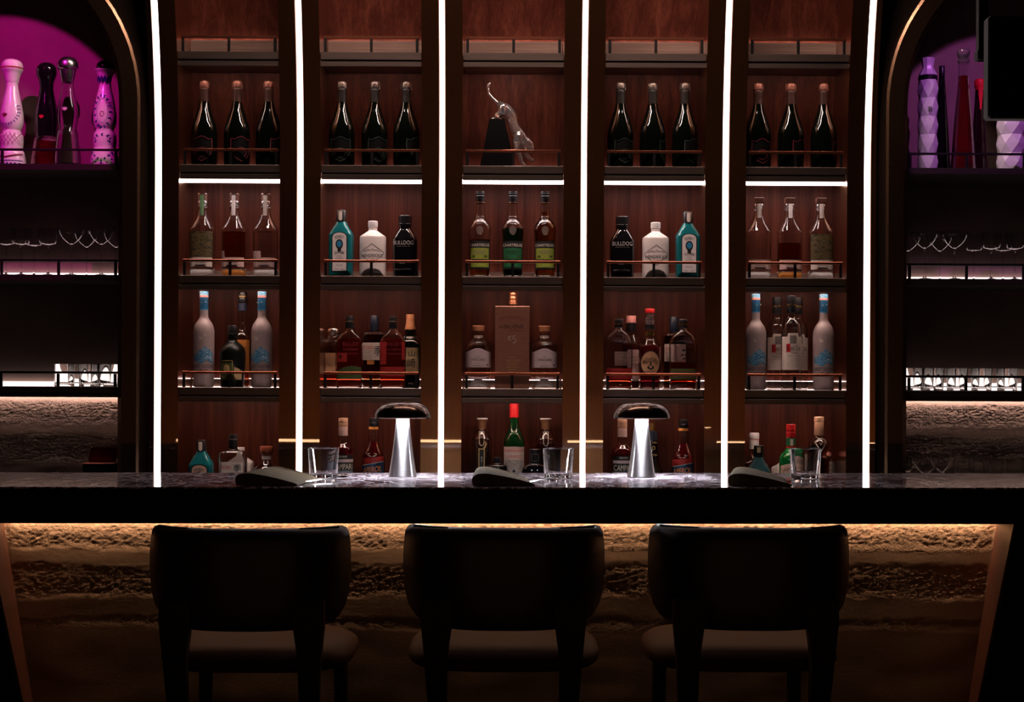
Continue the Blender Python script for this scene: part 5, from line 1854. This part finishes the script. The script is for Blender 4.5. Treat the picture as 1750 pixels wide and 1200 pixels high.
for px, Y, cap, lab in ((1385, 5.97, 'blackcap', 'black capped bottle with signature label behind the tall V collared bottle'), (1413, 5.975, 'pinkcap', 'pink capped bottle with cream label, right of the tall V collared bottle')):
    h = LK(770, Y)
    b = low('spirit_bottle', lab, px, Y)
    b.body([(12, 0), (13, 1), (13, 1), (13.2, h - 17), (12.6, h - 14), (9, h - 11), (7.6, h - 9)], 'glass', 2, 1, 1, 'amberdark', h - 16)
    b.ring('cap', [(7.6, h - 8.8), (8.2, h - 8), (8.2, h - .6), (7.6, h)], cap)
    lb = b.patch('label', 'paper', -12.4, 12.4, h - 56, h - 16.5, .5, None, None, None, 12)
    b.line('signature', 'inkgrey', [(-7, h - 34), (-2, h - 26), (3, h - 21), (-4, h - 32), (5, h - 30), (-5, h - 38), (7, h - 36)], .9, .9, lb)
h = LK(783, 5.975)
b = low('spirit_bottle', 'pale pink labelled bottle at the pillar edge of the last bay', 1440, 5.975)
b.body([(9, 0), (10, 1), (10, 1), (10.2, h - 6), (8, h - 3), (7, h)], 'blackglass')
b.patch('label', 'paperpink', -9.4, 9.4, h - 40, h - 5, .5, None, None, None, 10)

# ------------------------------------------------------------------ niche bottles and glassware
NZ = [ROWZ[1] + .0006, ROWZ[2] + .0006, ROWZ[3] + .0006]
NBY = 282


def niche(name, label, px, z, Y, py, group=None, rz=0.0, cat='bottle'):
    return Bottle(name, label, px, py, z, Y, rz, group, cat)


def leaf_ring(cx, cz, a, b, n, t0, t1, l, w):
    out = []
    for i in range(n):
        t = t0 + (t1 - t0) * i / (n - 1)
        x, z = cx + a * cos(t), cz + b * sin(t)
        tg = math.atan2(b * cos(t), -a * sin(t))
        out.append((x + 1.2 * cos(t), z + 1.2 * sin(t), l, w, tg + .6))
        out.append((x - 1.2 * cos(t), z - 1.2 * sin(t), l, w, tg - .6))
    return out


DEC = [(22, 0), (24, 1), (24, 1), (23.6, 12), (21, 26), (21, 26), (18.6, 32), (19.6, 44), (19.2, 54), (16, 61), (14.8, 64), (16.8, 68), (19.4, 78), (19.6, 86), (18, 100), (14.6, 118), (11.4, 132), (10, 141), (10, 146)]
GD = 'tall decanters in the purple lit niche'
b = niche('tequila_decanter', 'white porcelain decanter with domed white stopper and maroon agave mark', 20, NZ[0], 5.92, NBY, GD)
b.body(DEC, 'porcelain', name='body')
b.ring('collar', [(9.6, 145), (10.4, 146.2), (12.4, 154), (15.4, 163), (18.4, 168.4), (18.6, 169.4)], 'porcelain', smooth=True)
b.ring('stopper_rim', [(18.4, 169.6), (18.9, 170.2), (18.9, 171.2), (18.4, 171.8)], 'redpaper')
b.ring('stopper', [(18.2, 172), (18.2, 174), (16.6, 180), (12, 184.6), (6, 186.6), (1, 187)], 'porcelain', smooth=True)
b.rx = b.ry = 19.6
b.leaves('agave_mark', 'inkmaroon', [(-6.5 + 3.6 * sin(a), 88 + 3.6 * cos(a) - 3, 9, 2.4, pi / 2 - a) for a in (-.8, -.42, 0, .42, .8)], .5)
b.leaves('garland', 'inkblue', leaf_ring(-4, 96, 20, 24, 13, -2.5, .35, 3.4, 1.6), .5)
b.rx = b.ry = 19.4
for i in range(5):
    b.line('lattice', 'inkmaroon', [(-19 + 7 * i, 58), (-5 + 7 * i if i < 4 else 18, 38)], .6, .6)
    b.line('lattice', 'inkmaroon', [(19 - 7 * i, 58), (5 - 7 * i if i < 4 else -18, 38)], .6, .6)
b.rx = b.ry = 23.6
b.leaves('painted_band', 'inkblue', [(x, 5, 5, 3, .5) for x in range(-18, 20, 6)], .6)
b.line('painted_band', 'inkblue', [(-22, 10), (22, 10)], 1.6, .6)
b.line('painted_band', 'inkmaroon', [(-22, 20), (-4, 16), (22, 22)], 2.2, .6)

b = niche('tequila_decanter', 'black decanter with round black stopper and red amber foot', 79, NZ[0], 5.935, NBY, GD)
b.body([(24, 0), (26, 1), (26, 1), (24.6, 20), (22, 40), (20, 50), (18, 54)], 'glass', 2, 1, 1.2, 'redspirit', 46, name='foot')
b.ring('body', [(18, 54.3), (18.2, 62), (18.8, 76), (19, 88), (17.6, 104), (14.6, 120), (12.4, 132), (11.6, 140), (12, 146)], 'blackglass', smooth=True, seg=36)
b.ring('stopper', [(11.6, 146.2), (13.4, 152), (16.6, 160), (17.4, 167), (16, 174), (11, 180), (5, 182.4), (1, 182.8)], 'blackglass', smooth=True, seg=36)
b.rx = b.ry = 18.9
b.leaves('agave_mark', 'inkred', [(-3 + 3 * sin(a), 84 + 3 * cos(a), 8, 2.2, pi / 2 - a) for a in (-.8, -.42, 0, .42, .8)], .5)

b = niche('tequila_decanter', 'clear glass decanter with chrome ball stopper in front of the black one', 115, NZ[0], 5.862, NBY, GD)
b.body([(20.5, 0), (22, 1), (22, 1), (21.4, 14), (19.2, 40), (17.6, 56), (15.4, 63), (14.8, 66), (16.4, 72), (17.2, 86), (15.6, 104), (12.6, 122), (10.6, 134), (9.8, 142)], 'glass', 2, 1, 1.5, 'clearspirit', 60)
b.ring('collar', [(9.8, 142.2), (11, 147), (13, 156), (14, 163)], 'silvercap', smooth=True)
b.ring('stopper', [(14, 163.2), (16.8, 165.6), (17.5, 170), (16.4, 176.5), (12, 182.4), (6, 185), (1, 185.4)], 'silvercap', smooth=True, seg=36)
b.rx = b.ry = 17
b.leaves('agave_mark', 'inksilver', [(3 * sin(a), 92 + 3 * cos(a), 8, 2.2, pi / 2 - a) for a in (-.8, -.42, 0, .42, .8)], .5)

b = niche('tequila_decanter', 'white decanter with blue painted leaf garlands and chrome dome stopper', 179, NZ[0], 5.89, NBY, GD)
b.body(DEC, 'porcelain', name='body')
b.ring('collar', [(9.4, 145), (10, 146.2), (11.6, 153), (14.6, 161), (17.8, 165.2), (18, 166)], 'porcelain', smooth=True)
b.ring('stopper', [(15, 166.2), (15.2, 169), (14, 175), (10, 179.6), (5, 181.4), (1, 181.8)], 'silverdark', smooth=True, seg=36)
b.rx = b.ry = 13.6
b.leaves('painted_leaf', 'inkblue', [(x, 149, 13, 5, pi / 2) for x in (-9, -3, 3, 9)], .2)
b.rx = b.ry = 19.4
b.leaves('garland', 'inkblue', leaf_ring(0, 92, 13.5, 27, 16, 0, 2 * pi, 5, 2.4), .5)
b.line('medallion_rim', 'inkblue', [(9.5 * cos(t * .2), 93 + 20 * sin(t * .2)) for t in range(32)], .5, .5, None, True)
b.leaves('medallion', 'inkmaroon', [(3 * cos(t), 88 + 4 * sin(t), 4, 2, t + 1) for t in (0, 1, 2, 3, 4, 5)], .5)
b.rx = b.ry = 19.2
b.leaves('garland', 'inkblue', leaf_ring(0, 46, 14, 7, 7, -.6, 3.7, 5, 2.6), .6)
b.rx = b.ry = 23.4
b.leaves('painted_flowers', 'inkblue', [(x, z, 6, 3, a) for x, z, a in ((-17, 22, .8), (-12, 17, 2.2), (-17, 11, .4), (-6, 12, 1.6), (0, 4, 0), (0, 8, 1.5), (6, 12, 1.2), (12, 17, .8), (17, 22, 2.2), (17, 11, 2.6), (-10, 5, .5), (10, 5, 2.6))], .6)


def faceted(label, px, w, H, Y, letter):
    b = niche('faceted_bottle', label, px, NZ[0], Y, 288, 'faceted porcelain bottles')
    n = 7
    mb = MB()
    rings = []
    step = 15.6
    k = int((H - 38) / step)
    for i in range(k + 1):
        r = w if i % 2 else w * .86
        rings.append((r, i * step, (i % 2) * .5))
    top = k * step
    rows = [(0, 0, 0)] + rings
    base = len(mb.v)
    idx = []
    for r, z, o in rows:
        if r == 0:
            idx.append([len(mb.v)])
            mb.v.append((0, 0, z * K))
        else:
            q = []
            for j in range(n):
                t = 2 * pi * (j + o) / n
                q.append(len(mb.v))
                mb.v.append((r * K * cos(t), r * K * sin(t), z * K))
            idx.append(q)
    for li in range(len(idx) - 1):
        a, c = idx[li], idx[li + 1]
        oa, oc = rows[li][2], rows[li + 1][2]
        for j in range(n):
            m = (j + 1) % n
            if len(a) == 1:
                mb.f.append((a[0], c[m], c[j]))
            elif oa < oc:
                mb.f += [(a[j], a[m], c[j]), (a[m], c[m], c[j])]
            else:
                mb.f += [(a[j], c[m], c[j]), (a[j], a[m], c[m])]
    mb.f.append(tuple(idx[-1]))
    body = mb.build('body', 'facet', b.root)
    b.ring('neck_band', [(w * .86, top + .3), (w * .9, top + 1), (w * .9, top + 6), (w * .84, top + 6.6)], 'blackcap', seg=12)
    t0 = top + 7
    b.ring('stopper', [(w * .84, t0), (w * .9, t0 + 1), (w * .50, t0 + 15), (w * .58, t0 + 24), (w * .62, t0 + 31)], 'facet', seg=8)
    if letter:
        b.rx = b.ry = w * .93
        b.text('B', 0, 104, 6.5, 9, 'ink', 1.4)
    return b.root


faceted('white faceted porcelain bottle marked with a letter, beside the slim dark bottle', 1585, 18, 196, 5.90, True)
faceted('white faceted porcelain bottle below the black hanging monitor', 1727, 25, 196, 5.90, False)
b = niche('liqueur_bottle', 'slim black conical bottle with red label beside the faceted bottle', 1609, NZ[0], 5.985, 288)
b.body([(15, 0), (16, 1), (16, 1), (13, 50), (8.5, 120), (5.6, 160), (4.4, 178), (4.6, 186)], 'blackglass')
b.rx = b.ry = 11.6
b.patch('label', 'redpaper', -7.5, 7.5, 28, 58, .8, None, None, None, 8)
b.ring('cap', [(4.8, 170), (5, 171), (5, 188), (4.6, 188.6)], 'blackcap')
b = niche('tequila_bottle', 'tall conical dark red bottle with round crystal stopper', 1646, NZ[0], 5.885, 288)
b.body([(20.5, 0), (21.6, 1), (21.6, 1), (20.4, 14), (17.2, 60), (13.4, 108), (10.4, 140), (9.2, 158), (8.6, 178), (8.6, 184)], 'glass', 2, 1, 1.2, 'redspirit', 162)
b.ring('lip', [(9, 184.2), (10.4, 186), (10.4, 189.6), (9, 191)], 'crystal')
b.ring('stopper', [(7.8, 191.2), (9.2, 194), (11, 199), (10.8, 204), (8.6, 207.4), (4, 208.4)], 'crystal', smooth=True)
b = niche('tequila_bottle', 'dark conical bottle with dripping red wax stopper near the monitor', 1673, NZ[0], 5.975, 288)
b.body([(15, 0), (16, 1), (16, 1), (14.6, 24), (11.4, 70), (8.8, 112), (7.4, 134), (7, 146)], 'redglassdark', 2, 1)
b.ring('foot', [(16.2, .2), (16.2, 2.4)], 'footglass')
b.ring('wax_stopper', [(6.9, 146.4), (7.4, 149), (8.8, 154), (8.9, 160), (7, 164.6), (3, 166)], 'redwax', smooth=True)
b.rx = b.ry = 7.9
b.patch('wax_drip', 'redwax', -4, 4, 0, 150, .9, None, lambda x: 150, lambda x: 104 + 6 * abs(x) + (8 if abs(x) > 2 else 0), 10)


# stemmed glasses and tumblers
def rowsk(p):
    return [(r * K, r * K, 2, z * K) for r, z in p]


def make_coupe():
    t = thing('coupe_glass', '-', 'glass', (0, 0, 0), 0, 'stemmed glasses in the niches')
    MB().lathe([(0, 0, 2, 0)] + rowsk([(15.5, 0), (16, .6), (12, 1.5), (4, 3), (1.6, 6)]) + [(0, 0, 2, 6 * K)], 32).build('foot', 'glass', t, .7)
    MB().lathe([(0, 0, 2, 6.1 * K)] + rowsk([(1.5, 6.1), (1.3, 20), (1.3, 44), (2, 53)]) + [(0, 0, 2, 53 * K)], 16).build('stem', 'glass', t, .7)
    out = spl([(2, 53.1), (6, 55.5), (13, 61), (19, 68.5), (22.4, 76), (23, 82)], 4)
    MB().lathe([(0, 0, 2, 53.1 * K)] + rowsk(out) + rowsk([(r - .7, z + .3 if i else z) for i, (r, z) in enumerate(out[::-1][:-3])]) + [(0, 0, 2, 56.2 * K)], 32).build('bowl', 'glass', t, .8)
    return t


def make_goblet():
    t = thing('stemmed_glass', '-', 'glass', (0, 0, 0), 0, 'stemmed glasses in the niches')
    MB().lathe([(0, 0, 2, 0)] + rowsk([(13.5, 0), (14, .6), (10, 1.5), (3.5, 3), (1.6, 6)]) + [(0, 0, 2, 6 * K)], 32).build('foot', 'glass', t, .7)
    MB().lathe([(0, 0, 2, 6.1 * K)] + rowsk([(1.5, 6.1), (1.3, 20), (1.3, 44), (2, 52)]) + [(0, 0, 2, 52 * K)], 16).build('stem', 'glass', t, .7)
    out = spl([(2, 52.1), (8, 53.2), (13.4, 55), (15.4, 59), (15.8, 66), (15.8, 82)], 4)
    MB().lathe([(0, 0, 2, 52.1 * K)] + rowsk(out) + rowsk([(max(r - .7, .3), z + .4 if i else z) for i, (r, z) in enumerate(out[::-1][:-4])]) + [(0, 0, 2, 54.6 * K)], 32).build('bowl', 'glass', t, .8)
    return t


def spread(make, lst, z):
    """lst = (px, Y, label)"""
    proto = None
    for px, Y, py, lab, zz in lst:
        loc = (W(px, py, Y)[0], Y, zz)
        if proto is None:
            proto = make()
            proto.location, proto['label'] = loc, lab
        else:
            dup(proto, loc, lab)


ord_ = ['first', 'second', 'third', 'fourth', 'fifth', 'sixth', 'seventh', 'eighth', 'ninth', 'tenth', 'eleventh']
cou, gob = [], []
for i, (px, Y) in enumerate(((198, 5.975), (173, 5.862), (148, 5.975), (122, 5.862))):
    cou.append((px, Y, 470, 'wide coupe glass under the ceramic bottles, %s from the bronze pillar' % ord_[i], NZ[1]))
for i, (px, Y) in enumerate(((1552, 5.975), (1580, 5.862), (1606, 5.975), (1631, 5.862))):
    cou.append((px, Y, 475, 'wide coupe glass under the faceted bottles, %s from the bronze pillar' % ord_[i], NZ[1]))
for i, (px, Y) in enumerate(((1552, 5.975), (1581, 5.862), (1610, 5.975))):
    cou.append((px, Y, 860, 'wide coupe glass rising behind the bar end, %s from the bronze pillar' % ord_[i], ZC0 + .0005))
for i, (px, Y) in enumerate(((82, 5.865), (58, 5.93), (36, 5.865), (10, 5.88))):
    gob.append((px, Y, 470, 'straight sided stemmed glass left of the coupes, %s from them' % ord_[i], NZ[1]))
for i, (px, Y) in enumerate(((1664, 5.965), (1694, 5.865), (1714, 5.96), (1734, 5.865))):
    gob.append((px, Y, 475, 'straight sided stemmed glass right of the coupes, %s from them' % ord_[i], NZ[1]))
for i, (px, Y) in enumerate(((1648, 5.865), (1672, 5.96), (1697, 5.87), (1737, 5.87))):
    gob.append((px, Y, 860, 'straight sided stemmed glass rising behind the bar end, %s from the coupes' % ord_[i], ZC0 + .0005))
spread(make_coupe, cou, 0)
spread(make_goblet, gob, 0)
tz = None
tl = [(110, 5.87), (134, 5.955), (152, 5.87), (173, 5.955), (184.5, 5.87)]
tr = [(1561, 5.87), (1578, 5.955), (1595, 5.87), (1616, 5.955), (1635, 5.87), (1656, 5.955), (1677, 5.87), (1699, 5.955), (1721, 5.87), (1741, 5.955)]
for side, lst in ((0, tl[::-1]), (1, tr)):
    for i, (px, Y) in enumerate(lst):
        loc = (W(px, 662, Y)[0], Y, NZ[2])
        lab = '%s tumbler from the bronze pillar on the %s' % (ord_[i], 'lit shelf below the ceramic bottles' if side == 0 else 'lit shelf below the faceted bottles')
        if tz is None:
            tz = tag(tumbler_mesh(16.5 * K, 18.4 * K, 38.5 * K, .0014, 6 * K).build('tumbler', 'glass', None, .5, loc), lab, 'glass', 'tumblers on the niche shelves')
        else:
            dup(tz, loc, lab)

# red box, tongs, monitor
x0, z0 = W(150, 800, 5.9)
bx = thing('card_box', 'open red card box lying on the low counter beside the pillar', 'box', (W(174, 800, 5.9)[0], 5.9, ZC0 + .0005))
H = W(174, 793, 5.82)[1] - ZC0
MB().rbox(-.062, .056, -.05, .08, 0, H - .004, .002).build('tray', 'matteblack', bx)
MB().rbox(-.064, .058, -.053, .083, H - .0035, H, .0012).build('rim', 'redbox', bx)
v = [(-.052, .0, H + .004), (.056, .0, H + .004), (.056, .035, H + .058), (-.054, .035, H + .058)]
lid = MB().add(v + [(a, b_ + .004, c) for a, b_, c in v], [(0, 1, 2, 3), (7, 6, 5, 4), (0, 4, 5, 1), (1, 5, 6, 2), (2, 6, 7, 3), (3, 7, 4, 0)]).build('lid', 'redbox', bx)
MB().lathe([(0, 0, 2, 0), (.004, .004, 2, 0), (.004, .004, 2, .003), (0, 0, 2, .003)], 12, .026, .018, H + .036).build('clasp', 'black', bx)
MB().box(-.05, .05, .004, .03, H + .0005, H + .0045).build('hinge', 'redbox', bx)
tx = W(104, 800, 5.9)[0]
hz = W(104, 800, 5.9)[1] - ZC0
tg_ = thing('bar_tongs', 'small brass tongs with two tips showing above the bar edge', 'tongs', (tx, 5.9, ZC0 + .0005))
MB().tube([(-.002, 0, .002), (-.006, 0, hz * .5), (-.014, 0, hz + .002)], [.003, .003, .0016], 8).build('arm', 'goldcap', tg_, .8)
MB().tube([(.002, 0, .002), (.008, 0, hz * .5), (.022, 0, hz + .006)], [.003, .003, .0016], 8).build('arm', 'goldcap', tg_, .8)

xa, za = W(1689, 202, 4.3)
xb, zb = W(1860, 27, 4.3)
mo = thing('monitor', 'black monitor hanging from the ceiling in front of the faceted bottle', 'monitor', (xa, 4.3, za))
MB().rbox(0, xb - xa, 0, .05, 0, zb - za, .006).build('housing', 'screen', mo)
MB().rbox(.012, xb - xa - .012, .0505, .054, .012, zb - za - .012, .001).build('panel', 'screen', mo)
MB().box((xb - xa) / 2 - .02, (xb - xa) / 2 + .02, .01, .04, zb - za, 4.0 - za).build('pole', 'black', mo)
xc, zc = W(1681, 102, 4.42)
po = thing('ceiling_bracket', 'slim dark bracket hanging beside the black monitor', 'bracket', (xc, 4.42, zc))
MB().rbox(-.014, .014, 0, .03, 0, 4.0 - zc - .001, .002).build('post', 'black', po)
MB().rbox(-.018, .018, -.004, .034, 0, .03, .003).build('tip', 'black', po)

# ------------------------------------------------------------------ lamps of the room
R_ = math.radians
for i, x in enumerate((-.72, 0.0, .72)):
    t = thing('ceiling_light', ['linear ceiling light above the bar, near the ceramic bottle niche', 'linear ceiling light above the middle of the bar', 'linear ceiling light above the bar, near the faceted bottle niche'][i], 'ceiling light', (x, 4.95, 3.62), 0, 'ceiling lights above the bar')
    ca, sa = cos(R_(24)), sin(R_(24))
    til = lambda p: (p[0], p[1] * sa + p[2] * ca * -1, p[1] * ca + p[2] * sa)
    hb = MB().rbox(-.34, .34, -.035, .035, .0, .04, .003)
    hb.v = [til(p) for p in hb.v]
    hb.build('housing', 'black', t)
    db = MB().box(-.33, .33, -.025, .025, -.004, -.0005)
    db.v = [til(p) for p in db.v]
    db.build('diffuser', 'ceilinglight', t)
    for s in (-.3, .3):
        MB().tube([(s, -.02, .035), (s, -.02, .379)], .004, 8).build('hanger', 'black', t)
t = thing('cove_light', 'warm light strip low along the rear wall facing the bar', 'light strip', (0, -2.598, .860))
MB().rbox(-2.6, 2.6, 0, .03, -.03, .03, .003).build('channel', 'black', t)
MB().rbox(-2.6, 2.6, 0, .22, .0305, .05, .003).build('added_ledge', 'black', t)  # added to block the strip's upward light from the arched ribs
MB().box(-2.58, 2.58, .0305, .036, .0, .030).build('diffuser', 'ledroom', t)


def spot(name, loc, target, col, power, size, blend, radius):
    l = bpy.data.lights.new(name, 'SPOT')
    l.color, l.energy, l.spot_size, l.spot_blend, l.shadow_soft_size = col, power, size, blend, radius
    o = bpy.data.objects.new(name, l)
    COL.objects.link(o)
    o.location = loc
    d = Vector(target) - Vector(loc)
    o.rotation_euler = d.to_track_quat('-Z', 'Y').to_euler()
    return o


spot('magenta_spotlight', (-2.06, 4.60, 3.40), (-2.06, 6.12, 2.20), (1, .015, .60), 74, R_(37.5), .06, .012)
spot('lavender_spotlight', (1.95, 4.60, 3.40), (1.95, 6.12, 2.22), (.68, .17, .82), 48, R_(33), .08, .012)

# ------------------------------------------------------------------ camera, world, view
w = bpy.data.worlds.new('World')
SC.world = w
w.use_nodes = True
w.node_tree.nodes['Background'].inputs['Color'].default_value = (.5, .32, .25, 1)
w.node_tree.nodes['Background'].inputs['Strength'].default_value = .002

cam = bpy.data.cameras.new('Camera')
cam.sensor_width = 36
cam.sensor_fit = 'HORIZONTAL'
cam.lens = 36 * F / 1750
cam.shift_y = (HY - 600) / 1750
cam.clip_start = .05
co_ = bpy.data.objects.new('Camera', cam)
COL.objects.link(co_)
co_.location = (0, 0, ZC)
co_.rotation_euler = (pi / 2, -TH, 0)
SC.camera = co_

vs = SC.view_settings
vs.view_transform = 'Standard'
vs.look = 'None'
vs.exposure = 0
vs.gamma = 1
vs.use_curve_mapping = False
SC.cycles.use_denoising = True
SC.cycles.max_bounces = 14
SC.cycles.transmission_bounces = 12
SC.cycles.transparent_max_bounces = 8
SC.cycles.glossy_bounces = 6
SC.cycles.diffuse_bounces = 3
SC.cycles.sample_clamp_indirect = 4.0
SC.cycles.blur_glossy = .3
SC.cycles.caustics_reflective = False
SC.cycles.caustics_refractive = True

if __name__ == '__main__':
    for o in [o for o in COL.objects if o.get('label') == '-']:
        print('UNLABELLED', o.name)
